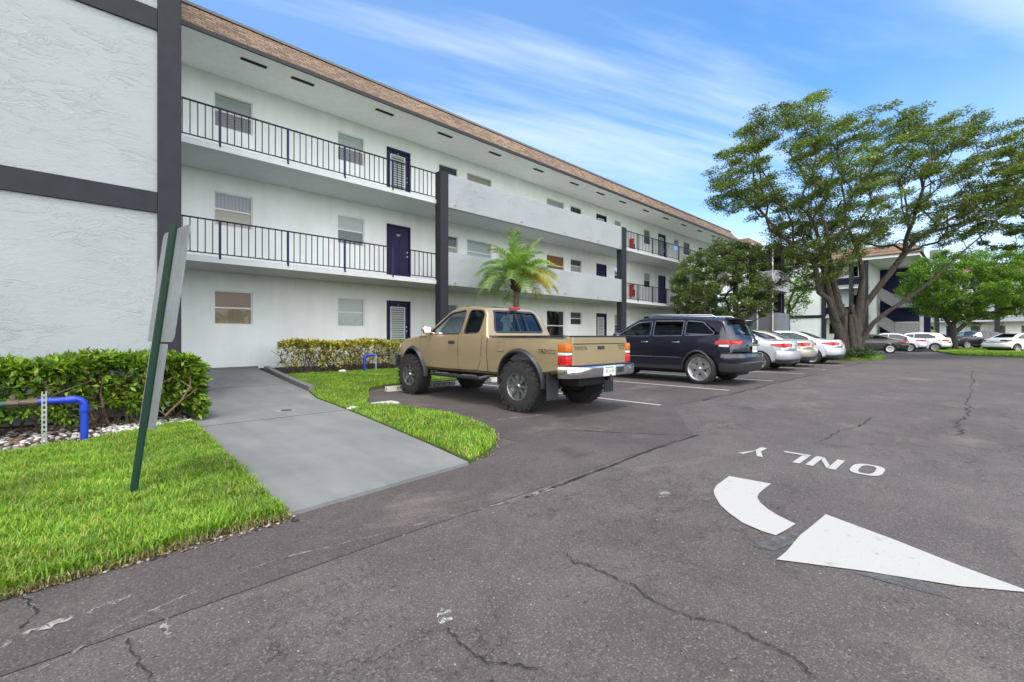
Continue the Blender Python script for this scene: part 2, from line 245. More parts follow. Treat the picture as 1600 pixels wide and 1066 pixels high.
# ---------------- object helpers
def link(o,parent=None):
    COL.objects.link(o)
    if parent is not None: o.parent=parent
    return o
def tag(o,label=None,cat=None,group=None,kind=None):
    if label: o['label']=label
    if cat: o['category']=cat
    if group: o['group']=group
    if kind: o['kind']=kind
    return o
def empty(name,loc=(0,0,0),rz=0,label=None,cat=None,group=None):
    o=bpy.data.objects.new(name,None); COL.objects.link(o); o.location=loc; o.rotation_euler=(0,0,rz); o.empty_display_size=.2
    return tag(o,label,cat,group)
def mats(me,ms):
    for x in (ms if isinstance(ms,(list,tuple)) else [ms]): me.materials.append(M[x] if isinstance(x,str) else x)
class B:
    """collects shapes, links them as one mesh object"""
    def __init__(s): s.v=[]; s.f=[]; s.mi=[]; s.m=0
    def add(s,vs,fs,T=None):
        o=len(s.v)
        s.v+= [tuple(T@Vector(p)) for p in vs] if T is not None else [tuple(p) for p in vs]
        for f in fs: s.f.append(tuple(i+o for i in f)); s.mi.append(s.m)
        return s
    def box(s,x0,x1,y0,y1,z0,z1,T=None,bev=0):
        if bev>0:
            b=bev; bm=bmesh.new(); bmesh.ops.create_cube(bm,size=1,matrix=Matrix.Translation(((x0+x1)/2,(y0+y1)/2,(z0+z1)/2))@Matrix.Diagonal((x1-x0,y1-y0,z1-z0,1)))
            bmesh.ops.bevel(bm,geom=list(bm.edges),offset=b,segments=2,affect='EDGES',profile=.6)
            s.bm(bm,T); return s
        v=[(x,y,z) for x in (x0,x1) for y in (y0,y1) for z in (z0,z1)]
        return s.add(v,[(0,1,3,2),(4,6,7,5),(0,4,5,1),(2,3,7,6),(0,2,6,4),(1,5,7,3)],T)
    def bm(s,bm,T=None):
        bm.verts.ensure_lookup_table(); bm.verts.index_update()
        s.add([v.co.copy() for v in bm.verts],[[v.index for v in f.verts] for f in bm.faces],T); bm.free(); return s
    def prism(s,poly,a,b,axis='y',T=None):
        n=len(poly)
        def p3(p,t): return {'y':(p[0],t,p[1]),'x':(t,p[0],p[1]),'z':(p[0],p[1],t)}[axis]
        v=[p3(p,a) for p in poly]+[p3(p,b) for p in poly]
        return s.add(v,[tuple(range(n))[::-1],tuple(range(n,2*n))]+[(i,(i+1)%n,(i+1)%n+n,i+n) for i in range(n)],T)
    def tube(s,pts,rad,seg=8,cap=True):
        pts=[Vector(p) for p in pts]; n=len(pts); rr=rad if isinstance(rad,(list,tuple)) else [rad]*n
        up=None; rings=[]
        for i,p in enumerate(pts):
            d=(pts[min(i+1,n-1)]-pts[max(i-1,0)]); d=d.normalized() if d.length>1e-9 else Vector((0,0,1))
            if up is None: up=d.orthogonal().normalized()
            up=(up-d*up.dot(d)); up=up.normalized() if up.length>1e-6 else d.orthogonal().normalized()
            sd_=d.cross(up); rings.append([p+(up*math.cos(2*math.pi*k/seg)+sd_*math.sin(2*math.pi*k/seg))*rr[i] for k in range(seg)])
        v=[q for r in rings for q in r]; f=[]
        for i in range(n-1):
            for k in range(seg): a=i*seg+k; b=i*seg+(k+1)%seg; f.append((a,b,b+seg,a+seg))
        if cap: f.append(tuple(range(seg))[::-1]); f.append(tuple(range((n-1)*seg,n*seg)))
        return s.add(v,f)
    def lathe(s,prof,seg=32,T=None,closed=False):
        """profile of (r,h) round the local Y axis"""
        n=len(prof); v=[(r*math.cos(2*math.pi*k/seg),h,r*math.sin(2*math.pi*k/seg)) for k in range(seg) for r,h in prof]; f=[]
        for k in range(seg):
            for i in range(n if closed else n-1): a=k*n+i; b=k*n+(i+1)%n; c=((k+1)%seg)*n; f.append((a,b,c+(i+1)%n,c+i))
        if not closed:
            if prof[0][0]>1e-6: f.append(tuple(k*n for k in range(seg)))
            if prof[-1][0]>1e-6: f.append(tuple(k*n+n-1 for k in range(seg))[::-1])
        return s.add(v,f,T)
    def build(s,name,mat,parent=None,smooth=False,ang=None,loc=None):
        me=bpy.data.meshes.new(name); me.from_pydata(s.v,[],s.f); me.update(); mats(me,mat)
        if any(s.mi): me.polygons.foreach_set('material_index',s.mi)
        bm=bmesh.new(); bm.from_mesh(me); bmesh.ops.recalc_face_normals(bm,faces=bm.faces); bm.to_mesh(me); bm.free()
        if smooth: shade(me,ang or 35)
        o=bpy.data.objects.new(name,me); link(o,parent)
        if loc: o.location=loc
        return o
def shade(me,ang=35):
    me.polygons.foreach_set('use_smooth',[True]*len(me.polygons)); bm=bmesh.new(); bm.from_mesh(me)
    for e in bm.edges:
        if len(e.link_faces)==2 and e.calc_face_angle(0)>R(ang): e.smooth=False
    bm.to_mesh(me); bm.free()
def npmesh(name,V,F,mat,parent=None,mi=None,smooth=False):
    """fast mesh: V (n,3), F (m,3 or 4)"""
    me=bpy.data.meshes.new(name); V=np.asarray(V,np.float32); F=np.asarray(F,np.int32); k=F.shape[1]
    me.vertices.add(len(V)); me.vertices.foreach_set('co',V.ravel()); me.loops.add(F.size); me.loops.foreach_set('vertex_index',F.ravel())
    me.polygons.add(len(F)); me.polygons.foreach_set('loop_start',np.arange(0,F.size,k,dtype=np.int32))
    mats(me,mat)
    if mi is not None: me.polygons.foreach_set('material_index',np.asarray(mi,np.int32))
    if smooth: me.polygons.foreach_set('use_smooth',np.ones(len(F),bool))
    me.update(calc_edges=True); me.validate()
    o=bpy.data.objects.new(name,me); return link(o,parent)
def text_mesh(s,size):
    cu=bpy.data.curves.new('t','FONT'); cu.body=s; cu.size=size; cu.align_x='CENTER'; cu.align_y='CENTER'; cu.resolution_u=3
    o=bpy.data.objects.new('t',cu); COL.objects.link(o); dg=bpy.context.evaluated_depsgraph_get(); me=bpy.data.meshes.new_from_object(o.evaluated_get(dg))
    v=[p.co.copy() for p in me.vertices]; f=[tuple(p.vertices) for p in me.polygons]; bpy.data.objects.remove(o); bpy.data.curves.remove(cu); bpy.data.meshes.remove(me); return v,f
def GZ(x,y):
    """ground height: flat asphalt, rising gently to the building"""
    return .02+max(0,min(1,(y-8.6)/6.1))*.22
# ---------------- ground
def sheet(name,poly,z,mat,kind='structure',sub=None,zf=None):
    bm=bmesh.new(); vs=[bm.verts.new((x,y,z)) for x,y in poly]; bm.faces.new(vs); bmesh.ops.triangulate(bm,faces=bm.faces)
    if sub:
        bmesh.ops.subdivide_edges(bm,edges=list(bm.edges),cuts=sub,use_grid_fill=True)
    if zf:
        for v in bm.verts: v.co.z=zf(v.co.x,v.co.y)
    bmesh.ops.recalc_face_normals(bm,faces=bm.faces)
    for f in bm.faces:
        if f.normal.z<0: f.normal_flip()
    me=bpy.data.meshes.new(name); bm.to_mesh(me); bm.free(); mats(me,mat); o=bpy.data.objects.new(name,me); link(o); o['kind']=kind; return o
sheet('ground',[(-1200,-1200),(1200,-1200),(1200,1200),(-1200,1200)],-.03,'turf')
sheet('lane_asphalt',[(-25,-7.0),(78,-7.0),(78,4.2),(3,4.2),(3,3.4),(-25,3.4)],0,'asphalt_lane')
def edge(y0,y1,n,x0,x1,amp=.03): return [(x0+(x1-x0)*i/n,y0+(y1-y0)*i/n+random.uniform(-amp,amp)) for i in range(n+1)]
sheet('parking_asphalt',[(-25,3.6),(-25,2.35)]+edge(2.35,2.40,20,-6,5.4,.012)+edge(2.45,3.55,6,5.45,7.2,.02)+edge(3.6,3.55,30,7.4,25.5,.015)+[(27.0,3.9),(27.0,9.8),(4.2,9.8),(3.9,9.4),(3.6,7),(3.6,3.6)],.004,'asphalt_stall')
sheet('far_parking_asphalt',[(30,9),(30,4.2),(78,4.2),(78,16),(38,16),(38,9)],.003,'asphalt_lane')
# walkway: flat, then ramping to the wall
WK=[(1.02,3.14),(1.5,3.15),(2.1,3.2),(2.65,3.27),(2.80,4.4),(3.0,5.9),(3.16,7.2),(3.36,8.9),(3.50,9.6),(3.62,11),(3.78,12.8),(3.95,14.7),(1.3,14.7),(1.3,9.2),(1.27,8.9),(1.2,7.3),(1.12,5.5)]
def strip(name,L_,R_,mat,dz,kind='structure',steps=1,thick=.06):
    b=B(); n=len(L_)
    v=[]; f=[]
    for (a,c) in zip(L_,R_):
        za=GZ(*a)+dz; zc=GZ(*c)+dz; v+=[(a[0],a[1],za),(c[0],c[1],zc),(a[0],a[1],za-thick),(c[0],c[1],zc-thick)]
    for i in range(n-1):
        k=4*i; f+=[(k,k+1,k+5,k+4),(k,k+4,k+6,k+2),(k+1,k+3,k+7,k+5)]
    f+=[(0,2,3,1),(4*n-4,4*n-3,4*n-1,4*n-2)]
    b.add(v,f); return tag(b.build(name,mat),kind=kind)
ys=[3.2,4,5,6,7.2,8.6,9.6,10.6,11.6,12.6,13.7,14.75]
def interp(pts,y): return float(np.interp(y,[p[1] for p in pts],[p[0] for p in pts]))
Lp=[(1.02,3.2),(1.12,5.5),(1.2,7.3),(1.27,8.9),(1.3,14.75)]; Rp=[(2.62,3.2),(2.80,4.4),(3.0,5.9),(3.16,7.2),(3.30,8.6),(3.50,9.6),(3.62,11),(3.78,12.8),(3.95,14.75)]
wo=strip('walkway',[(interp(Lp,y),y-(.06 if y==3.2 else 0)) for y in ys],[(interp(Rp,y),y+(.06 if y==3.2 else 0)) for y in ys],'walk_concrete',.012,thick=.05)
sheet('ramp_apron',[(3.95,14.75),(1.3,14.75),(1.3,13.6),(3.85,13.6)],.2,'walk_concrete',zf=lambda x,y:GZ(x,y)+.014)
b=B()   # control joints and the broken edge of the walkway
for y in (6.9,10.9): b.box(interp(Lp,y)+.01,interp(Rp,y)-.01,y-.006,y+.006,GZ(0,y)+.0105,GZ(0,y)+.0145)
tag(b.build('walkway_joint','tar_crack'),kind='structure')
# white painted curve worn on the walkway
def ribbon(name,pts,w,z,mat,zf=None,jit=0,kind='structure'):
    b=B(); v=[]; f=[]
    n=len(pts)
    for i,p in enumerate(pts):
        q0=pts[max(i-1,0)]; q1=pts[min(i+1,n-1)]; d=Vector((q1[0]-q0[0],q1[1]-q0[1])).normalized(); ww=(w[i] if isinstance(w,list) else w)*(1+random.uniform(-jit,jit))/2
        nx,ny=-d.y*ww,d.x*ww; zz_=z+(zf(*p) if zf else 0); v+=[(p[0]+nx,p[1]+ny,zz_),(p[0]-nx,p[1]-ny,zz_)]
    for i in range(n-1): k=2*i; f.append((k,k+1,k+3,k+2))
    b.add(v,f); o=b.build(name,mat)
    if o.data.polygons[0].normal.z<0: o.data.flip_normals()
    return tag(o,kind=kind)
ribbon('worn_walkway_line',[(2.75,11.3),(2.95,10.3),(3.15,9.4),(3.2,8.9),(3.15,8.4)],.05,.0165,'worn_paint',GZ,.3)
def crack(pts,w,z=.008,n=8,amp=.03,mat='tar_crack',name='asphalt_crack'):
    P_=[]; 
    for a,b_ in zip(pts[:-1],pts[1:]):
        for i in range(n): t=i/n; P_.append((a[0]+(b_[0]-a[0])*t+random.uniform(-amp,amp),a[1]+(b_[1]-a[1])*t+random.uniform(-amp,amp)))
    P_.append(pts[-1]); ribbon(name,P_,w,z,mat,None,.7)
def PXG(px,py,z=0):
    """ground point under a photograph pixel, used to place markings where they really lie"""
    u=(px-800)/711; d=(1.18-z)*711/(py-526); c,s_=math.cos(AZ),math.sin(AZ); return (d*(c+u*s_),d*(s_-u*c))
crack([PXG(*p) for p in ((885,866),(897,880),(920,885),(960,905),(990,915),(1010,935),(1035,948),(1080,968),(1130,975),(1180,1000),(1240,1028),(1275,1062))],.006,n=9,amp=.009)
crack([PXG(*p) for p in ((868,671),(950,676),(1030,680),(1092,680))],.013,amp=.01)
crack([PXG(*p) for p in ((1092,680),(1020,703),(950,730),(880,757),(820,778))],.02,amp=.008)
crack([PXG(*p) for p in ((820,778),(700,810),(560,845),(420,880),(310,925),(250,950),(180,985),(60,1050))],.011,amp=.008,mat='pale_scuff',name='asphalt_seam')
crack([PXG(*p) for p in ((1100,627),(1160,612),(1210,600),(1250,590),(1300,583))],.022,amp=.05)
crack([PXG(*p) for p in ((1283,690),(1302,680),(1315,672),(1340,668),(1352,660),(1362,652))],.010,amp=.02)
crack([PXG(*p) for p in ((1497,680),(1500,668),(1510,650),(1514,625),(1518,600),(1520,580))],.012,amp=.06)
crack([PXG(*p) for p in ((700,985),(720,1010),(760,1035),(800,1040),(850,1050))],.006,amp=.01)
crack([PXG(*p) for p in ((20,905),(40,935),(55,960),(30,985))],.006,amp=.01)
crack([PXG(*p) for p in ((200,1000),(215,1035),(240,1064))],.005,amp=.01)
for P_ in (((0,1010),(60,985),(130,965),(200,935),(215,930)),((215,960),(250,955),(255,985),(262,1010)),((30,935),(50,950),(40,970),(25,990)),((430,640),(470,650)),):
    pass
crack([PXG(*p) for p in ((2,1012),(60,985),(130,962),(205,932))],.030,amp=.02,mat='pale_scuff',name='lime_stain')
crack([PXG(*p) for p in ((245,955),(258,975),(262,1000))],.016,amp=.012,mat='pale_scuff',name='lime_stain')
crack([PXG(*p) for p in ((34,932),(54,950),(44,968))],.018,amp=.01,mat='pale_scuff',name='lime_stain')
# painted marks
def flat(name,pts,z,mat): return sheet(name,pts,z,mat)
A1=[(1139,745),(1205,757),(1195,764),(1186,772),(1183,778),(1187,786),(1200,797),(1218,808),(1243,820),(1229,829),(1212,838),(1190,831),(1160,818),(1138,802),(1125,790),(1117,776),(1115,768),(1119,760)]
flat('painted_arrow_stem',[PXG(*p) for p in A1],.006,'road_paint')
flat('painted_arrow_head',[PXG(*p) for p in ((1213,876),(1228,864),(1250,838),(1270,822),(1290,805),(1400,846),(1500,886),(1606,925),(1600,927),(1500,918),(1350,894))],.0065,'road_paint')
flat('old_arrow_ghost',[PXG(*p) for p in ((1330,895),(1420,902),(1455,915),(1490,938),(1400,915))],.0058,'old_paint_ghost')
flat('old_arrow_ghost',[PXG(*p) for p in ((1176,854),(1243,830),(1258,833),(1240,850),(1210,862))],.0058,'old_paint_ghost')
# the word ONLY: letters face the oncoming lane; each letter in its own quad from the photograph's ground points
b=B()
def letter(polys,o,ex,ey):
    for P_ in polys:
        bm=bmesh.new(); vs=[bm.verts.new((o[0]+ex[0]*x+ey[0]*y,o[1]+ex[1]*x+ey[1]*y,.0062)) for x,y in P_]; bm.faces.new(vs); b.bm(bm)
ex=(-.0,0); O_=PXG(1373,742)
# word frame: right to left along +Y is reading direction, letters' tops toward the camera side (-X)
def arcs(w,h,t,n=10):
    outl=[]; 
    import math as mm
    def se(a,rx,ry,p=3.0): c,s_=mm.cos(a),mm.sin(a); return (rx*abs(c)**(2/p)*(1 if c>0 else -1),ry*abs(s_)**(2/p)*(1 if s_>0 else -1))
    q=[]
    for i in range(4*n):
        a0=2*mm.pi*i/(4*n); a1=2*mm.pi*(i+1)/(4*n)
        if abs(mm.cos((a0+a1)/2))<.07: continue   # stencil gaps
        A=se(a0,w/2,h/2); Bq=se(a1,w/2,h/2); C=se(a1,w/2-t,h/2-t*.8); D=se(a0,w/2-t,h/2-t*.8)
        q.append([(w/2+x,h/2+y) for x,y in (A,Bq,C,D)])
    return q
wl,hl,tl=.23,.42,.06
gl={'O':arcs(wl,hl,tl),'N':[[(0,0),(tl,0),(tl,hl),(0,hl)],[(wl-tl,0),(wl,0),(wl,hl),(wl-tl,hl)],[(tl+.005,hl),(tl+.005,hl-.12),(wl-tl-.005,0),(wl-tl-.005,.12)]],
 'L':[[(0,0),(wl,0),(wl,.055),(0,.055)],[(0,.07),(tl,.07),(tl,hl),(0,hl)]],
 'Y':[[(wl/2-tl/2,0),(wl/2+tl/2,0),(wl/2+tl/2,hl*.45),(wl/2-tl/2,hl*.45)],[(wl/2-tl/2,hl*.47),(wl/2+.02,hl*.47),(tl*.9,hl),(0,hl)],[(wl/2+.02,hl*.47),(wl/2+tl/2,hl*.47),(wl,hl),(wl-tl*.9,hl)]]}
# bounds measured: word runs from Y=.55 (O) to Y=1.72 (Y); letter height runs in X 5.27 -> 4.82
for ch,y0 in (('O',.575),('N',.885),('L',1.16),('Y',1.47)):
    letter(gl[ch],(5.26,y0),(0,1),(-1,0))
tag(b.build('painted_word','road_paint'),kind='structure')
# stall lines
for i,(x,y1) in enumerate(((7.25,9.5),(10.3,9.5),(13.3,9.5),(16.45,9.5),(19.3,9.5),(22.2,9.5),(25.0,9.5))):
    o=sheet('parking_line',[(x-.05,3.8),(x+.05,3.8),(x+.05,y1),(x-.05,y1)],.0085,'road_paint')
crack([PXG(775,657),(5.1,4.55),(5.0,5.3),(4.6,5.9)][:2],.04,.0088,6,.02,'pale_scuff','scuff')
flat('paint_spill',[PXG(*p) for p in ((683,962),(690,952),(702,955),(706,946),(712,950),(704,962),(708,970),(695,975),(688,978),(684,972))],.006,'worn_paint')
flat('scuff',[PXG(*p) for p in ((1022,772),(1035,767),(1048,770),(1045,776),(1030,779))],.005,'pale_scuff')
flat('scuff',[PXG(*p) for p in ((822,776),(868,760),(874,763),(830,779))],.0095,'pale_scuff')
# lawns
LAWN1=[(-14,3.10),(-.3,3.06),(.25,3.08),(.62,3.14),(1.00,3.13),(1.10,5.5),(1.17,7.2),(.8,7.15),(.2,6.75),(-.5,6.6),(-2,6.55),(-14,6.55)]
LAWN2=[(2.67,3.29),(3.0,3.42),(3.32,3.66),(3.66,4.05),(3.90,4.6),(4.02,5.4),(3.98,6.2),(3.86,6.95),(3.60,7.05),(3.62,7.3),(4.05,8.0),(4.4,8.75),(4.75,9.35),(5.9,9.75),(9,9.85),(27,9.85),(27,12.6),(4.05,12.6),(3.66,11),(3.55,9.7),(3.34,8.7),(3.18,7.2),(3.02,5.9),(2.82,4.4)]
def fillmesh(name,poly,zf,mat,thick=.06):
    bm=bmesh.new(); vs=[bm.verts.new((x,y,0)) for x,y in poly]; bm.faces.new(vs); bmesh.ops.triangulate(bm,faces=bm.faces)
    for k in range(3): bmesh.ops.subdivide_edges(bm,edges=[e for e in bm.edges if e.calc_length()>.7],cuts=1)
    bmesh.ops.triangulate(bm,faces=bm.faces)
    for v in bm.verts: v.co.z=zf(v.co.x,v.co.y)
    r=bmesh.ops.extrude_face_region(bm,geom=list(bm.faces)); 
    for g in r['geom']:
        if isinstance(g,bmesh.types.BMVert): g.co.z-=thick
    bmesh.ops.recalc_face_normals(bm,faces=bm.faces); me=bpy.data.meshes.new(name); bm.to_mesh(me); bm.free(); mats(me,mat); o=bpy.data.objects.new(name,me); link(o); o['kind']='structure'; return o
lz=lambda x,y: GZ(x,y)+.02
fillmesh('lawn_soil',LAWN1,lz,'turf'); fillmesh('lawn_soil',LAWN2,lz,'turf')
fillmesh('planting_bed',[(-14,6.5),(-.5,6.57),(.2,6.72),(.8,7.12),(1.2,7.18),(1.26,8.62),(-14,8.62)],lambda x,y:.035,'soil')
fillmesh('planting_bed',[(4.0,12.55),(33,12.55),(33,14.76),(4.0,14.76)],lambda x,y:GZ(x,y)+.01,'soil')
ISL=[(27.6,4.2),(28.2,3.75),(30,3.55),(32.5,3.6),(33.2,4.2),(33.4,8),(33,9.3),(27.4,9.3),(27.2,6)]
fillmesh('island_lawn',ISL,lambda x,y:.09,'turf',.15)
fillmesh('far_island_lawn',[(38,-2.5),(39,-4),(60,-4),(60,1),(48,2.4),(39.5,1)],lambda x,y:.09,'turf',.15)
fillmesh('far_verge',[(50,4),(78,4),(78,17),(50,17)],lambda x,y:.06,'turf',.1)
def inpoly(P_,x,y):
    c=np.zeros(len(x),bool); n=len(P_); j=n-1
    for i in range(n):
        xi,yi=P_[i]; xj,yj=P_[j]
        k=((yi>y)!=(yj>y))&(x<(xj-xi)*(y-yi)/((yj-yi)+1e-12)+xi); c^=k; j=i
    return c
def grass(name,poly,n,h,w,box,zf,label):
    x=rng.uniform(box[0],box[1],n); y=rng.uniform(box[2],box[3],n); k=inpoly(poly,x,y); x=x[k]; y=y[k]; n=len(x)
    z=np.array([zf(a,b_) for a,b_ in zip(x,y)]) if callable(zf) else np.full(n,zf)
    cl=np.sin(x*9+np.sin(y*7)*2)*np.sin(y*11+np.sin(x*5)*2)
    hh=h*rng.uniform(.55,1.25,n)*(1+.22*cl); ww=w*rng.uniform(.7,1.3,n); az=rng.uniform(0,2*np.pi,n); ln=rng.uniform(.2,1.0,n)
    dx,dy=np.cos(az),np.sin(az); sx,sy=-dy*ww/2,dx*ww/2
    V=np.zeros((n,6,3)); 
    for i,(t,wf) in enumerate(((0,1),(.55,.85),(1,.12))):
        o=hh*ln*t*t; zz_=hh*(t-.28*ln*t*t)
        V[:,2*i,0]=x+dx*o+sx*wf; V[:,2*i,1]=y+dy*o+sy*wf; V[:,2*i,2]=z+zz_
        V[:,2*i+1,0]=x+dx*o-sx*wf; V[:,2*i+1,1]=y+dy*o-sy*wf; V[:,2*i+1,2]=z+zz_
    base=np.arange(n)[:,None]*6; F=np.concatenate([base+np.array([[0,1,3,2]]),base+np.array([[2,3,5,4]])])
    return tag(npmesh(name,V.reshape(-1,3),F,'grass_blade'),label,None,None,'stuff')
# ---------------- main building
bl=empty('apartment_building',(0,0,0),0,'long white three storey apartment block with brown mansard roof and dark railings','building')
YW=14.75; Z2,Z3,ZS=3.12,5.87,8.43
FL=[.37,Z2,Z3]; TOP=[2.47,5.22,7.97]
# openings (x0,x1,height) repeated on three floors, (kind)
wins=[]  # x0,x1,z0,z1,upper,lower
def W3(x0,x1,h,looks,hs=None):
    for k in range(3):
        hh=(hs[k] if hs else h); wins.append((x0,x1,TOP[k]-hh,TOP[k],*looks[k]))
W3(2.87,3.83,.96,[('blind_wood','blind_tan'),('blind_bars','blind_cream'),('blind_pale','blind_grey')])
W3(6.34,7.28,.96,[('blind_pale','blind_pale'),('blind_white','blind_grey'),('blind_pale','blind_grey')])
W3(10.37,11.3,.9,[('blind_dark','blind_dark'),('blind_grey','blind_cream'),('blind_dark','blind_grey')])
W3(11.78,13.14,1.0,[('blind_grey','blind_dark'),('blind_pale','blind_pale'),('blind_cream','blind_white')])
W3(16.74,18.08,1.0,[('blind_curtain','blind_grey'),('blind_orange','blind_orange'),('blind_pale','blind_white')],(1.5,1.0,1.0))
W3(18.6,19.55,.68,[('blind_grey','blind_dark'),('blind_grey','blind_white'),('blind_dark','blind_grey')])
W3(22.67,23.38,1.0,[('blind_cream','blind_grey'),('blind_grey','blind_cream'),('blind_orange','blind_grey')],(1.2,.9,.9))
W3(25.98,26.8,.92,[('blind_dark','blind_grey'),('blind_white','blind_dark'),('blind_cream','blind_dark')])
W3(30.0,30.8,.8,[('blind_dark','blind_grey'),('blind_grey','blind_dark'),('blind_grey','blind_dark')])
W3(31.5,32.5,.9,[('blind_white','blind_grey'),('blind_cream','blind_grey'),('blind_cream','blind_dark')])
W3(34.0,34.8,.8,[('blind_dark','blind_grey'),('blind_grey','blind_dark'),('blind_orange','blind_dark')])
doors=[]
for x,ty in ((8.12,('glazed','panel','glazed')),(20.86,('glazed','panel','glazed')),(27.8,('panel','panel','glazed'))):
    for k in range(3): doors.append((x,x+.97,FL[k],FL[k]+2.1,ty[k]))
def wall_holes(name,x0,x1,z0,z1,holes,y,depth,mat,parent,T=None):
    xs=sorted({x0,x1}|{h[0] for h in holes}|{h[1] for h in holes}); zs=sorted({z0,z1}|{h[2] for h in holes}|{h[3] for h in holes}); b=B()
    for i in range(len(xs)-1):
        for j in range(len(zs)-1):
            cx_,cz=(xs[i]+xs[i+1])/2,(zs[j]+zs[j+1])/2
            if any(h[0]<cx_<h[1] and h[2]<cz<h[3] for h in holes): continue
            b.add([(xs[i],y,zs[j]),(xs[i+1],y,zs[j]),(xs[i+1],y,zs[j+1]),(xs[i],y,zs[j+1])],[(0,1,2,3)],T)
    for h in holes:
        a,c,d,e=h[:4]
        b.add([(a,y,d),(c,y,d),(c,y,e),(a,y,e),(a,y+depth,d),(c,y+depth,d),(c,y+depth,e),(a,y+depth,e)],[(0,4,5,1),(1,5,6,2),(2,6,7,3),(3,7,4,0)],T)
    o=b.build(name,mat,parent); bm=bmesh.new(); bm.from_mesh(o.data); bmesh.ops.remove_doubles(bm,verts=bm.verts,dist=1e-4); bmesh.ops.recalc_face_normals(bm,faces=bm.faces); bm.to_mesh(o.data); bm.free(); return o
X0,X1=-5.0,37.0
w=wall_holes('wall',1.2,X1,.05,ZS,[h[:4] for h in wins]+[h[:4] for h in doors],YW,.12,'wall_paint',bl)
b=B(); b.box(1.2,X1,YW+.13,26,.05,8.4); b.build('rear_wing','wall_paint',bl)
b=B(); b.box(1.28,3.97,YW-.012,YW+.02,.2,.315); b.build('base_band','base_paint',bl)
def window(x0,x1,z0,z1,up,lo,parent,y=YW,glassm='window_glass'):
    f=.035; b=B()
    yo,yi=y+.035,y+.075
    b.box(x0,x1,yo,yi,z1-f,z1); b.box(x0,x1,yo-.02,yi,z0,z0+f); b.box(x0,x0+f,yo,yi,z0+f,z1-f); b.box(x1-f,x1,yo,yi,z0+f,z1-f)
    zm=(z0+z1)/2; b.box(x0+f,x1-f,yo+.008,yi-.01,zm-.022,zm+.022)
    fr=b.build('window','white_frame',parent)
    B().add([(x0+f,y+.045,z0+f),(x1-f,y+.045,z0+f),(x1-f,y+.045,z1-f),(x0+f,y+.045,z1-f)],[(0,1,2,3)]).build('pane',glassm,fr)
    b=B(); b.box(x0+f,x1-f,y+.085,y+.1,zm,z1-f); b.m=1; b.box(x0+f,x1-f,y+.082,y+.098,z0+f,zm); b.build('blind',[up,lo],fr)
    # shadow line trim
    return fr
for wd in wins: window(*wd,bl)
def door(x0,x1,z0,z1,ty,parent,y=YW,num=None):
    fr=.075 if ty=='glazed' else .05; b=B(); b.box(x0,x0+fr,y-.02,y+.1,z0,z1); b.box(x1-fr,x1,y-.02,y+.1,z0,z1); b.box(x0+fr,x1-fr,y-.02,y+.1,z1-fr*1.2,z1); b.box(x0+fr,x1-fr,y-.02,y+.1,z0,z0+.02)
    zt=z1-fr*1.2; a,c=x0+fr+.004,x1-fr-.004
    b.box(a,c,y+.035,y+.075,z0+.025,zt-.004)
    wdt=c-a
    if ty=='panel':
        for i in (0,1):
            for (q0,q1) in ((.12,.42),(.50,.78),(.85,.95)):
                xa=a+wdt*(.14+.42*i); xb=xa+wdt*.30; za=z0+(zt-z0)*q0; zb=z0+(zt-z0)*q1
                b.box(xa,xb,y+.022,y+.034,za,zb); 
    d=b.build('door','navy',parent)
    if ty=='glazed':
        za,zb,xa,xb=z0+.18,zt-.12,a+wdt*.1,c-wdt*.16; g=B(); t=.035
        g.box(xa,xb,y+.012,y+.034,zb-t,zb); g.box(xa,xb,y+.012,y+.034,za,za+t); g.box(xa,xa+t,y+.012,y+.034,za+t,zb-t); g.box(xb-t,xb,y+.012,y+.034,za+t,zb-t); g.build('frame','white_frame',d)
        g=B(); n=int((zb-za)/.085)
        for i in range(n): zc=za+t+(i+.5)*(zb-za-2*t)/n; T=Matrix.Translation((0,y+.026,zc))@Matrix.Rotation(R(-30),4,'X'); g.box(xa+t,xb-t,-.004,.004,-.045,.045,T)
        g.build('jalousie',"blind_pale",d)
    h=B(); h.lathe([(0,0),(.028,.002),(.028,.02),(.012,.028),(.02,.05),(0,.06)],12,Matrix.Translation((x1-fr-.07,y+.03,z0+1.0))@Matrix.Rotation(R(180),4,'Z')); h.lathe([(0,0),(.026,.002),(.024,.02),(0,.022)],12,Matrix.Translation((x1-fr-.07,y+.03,z0+1.16))@Matrix.Rotation(R(180),4,'Z')); h.build('handle','alu',d,True)
    if num:
        v,f=text_mesh(num,.1 if ty=='panel' else .05); t=B(); t.add([((x0+x1)/2+p.x,y+(.020 if ty=='panel' else .03),z1-(.36 if ty=='panel' else .14)+p.y) for p in v],f); t.build('door_number','white_text',d)
    return d
for i,dd in enumerate(doors):
    door(*dd,bl,num={0:'107',1:'207',2:'307'}.get(i))
# walkway slabs
for z in (Z2,Z3):
    B().box(1.26,36.6,12.95,14.745,z-.015,z).build('walkway_floor','floor_paint',bl)
    b=B(); b.box(1.26,36.6,12.95,14.746,z-.145,z-.016); b.build('walkway_slab','slab_edge',bl)
B().box(1.2,X1,12.86,YW+.2,ZS,ZS+.05).build('soffit','soffit',bl)
b=B()
for x in (3.2,4.45,7.0,9.38,11.8,14.35,16.87,19.0,21.06,23.5,25.93,28.3,30.7,33.1,35.4):
    v=B(); v.box(x,x+.62,13.34,13.46,ZS-.018,ZS-.001); 
    for k in range(3): v.box(x+.015,x+.605,13.36+k*.032,13.375+k*.032,ZS-.026,ZS-.018)
    v.build('soffit_vent','vent_dark',bl)
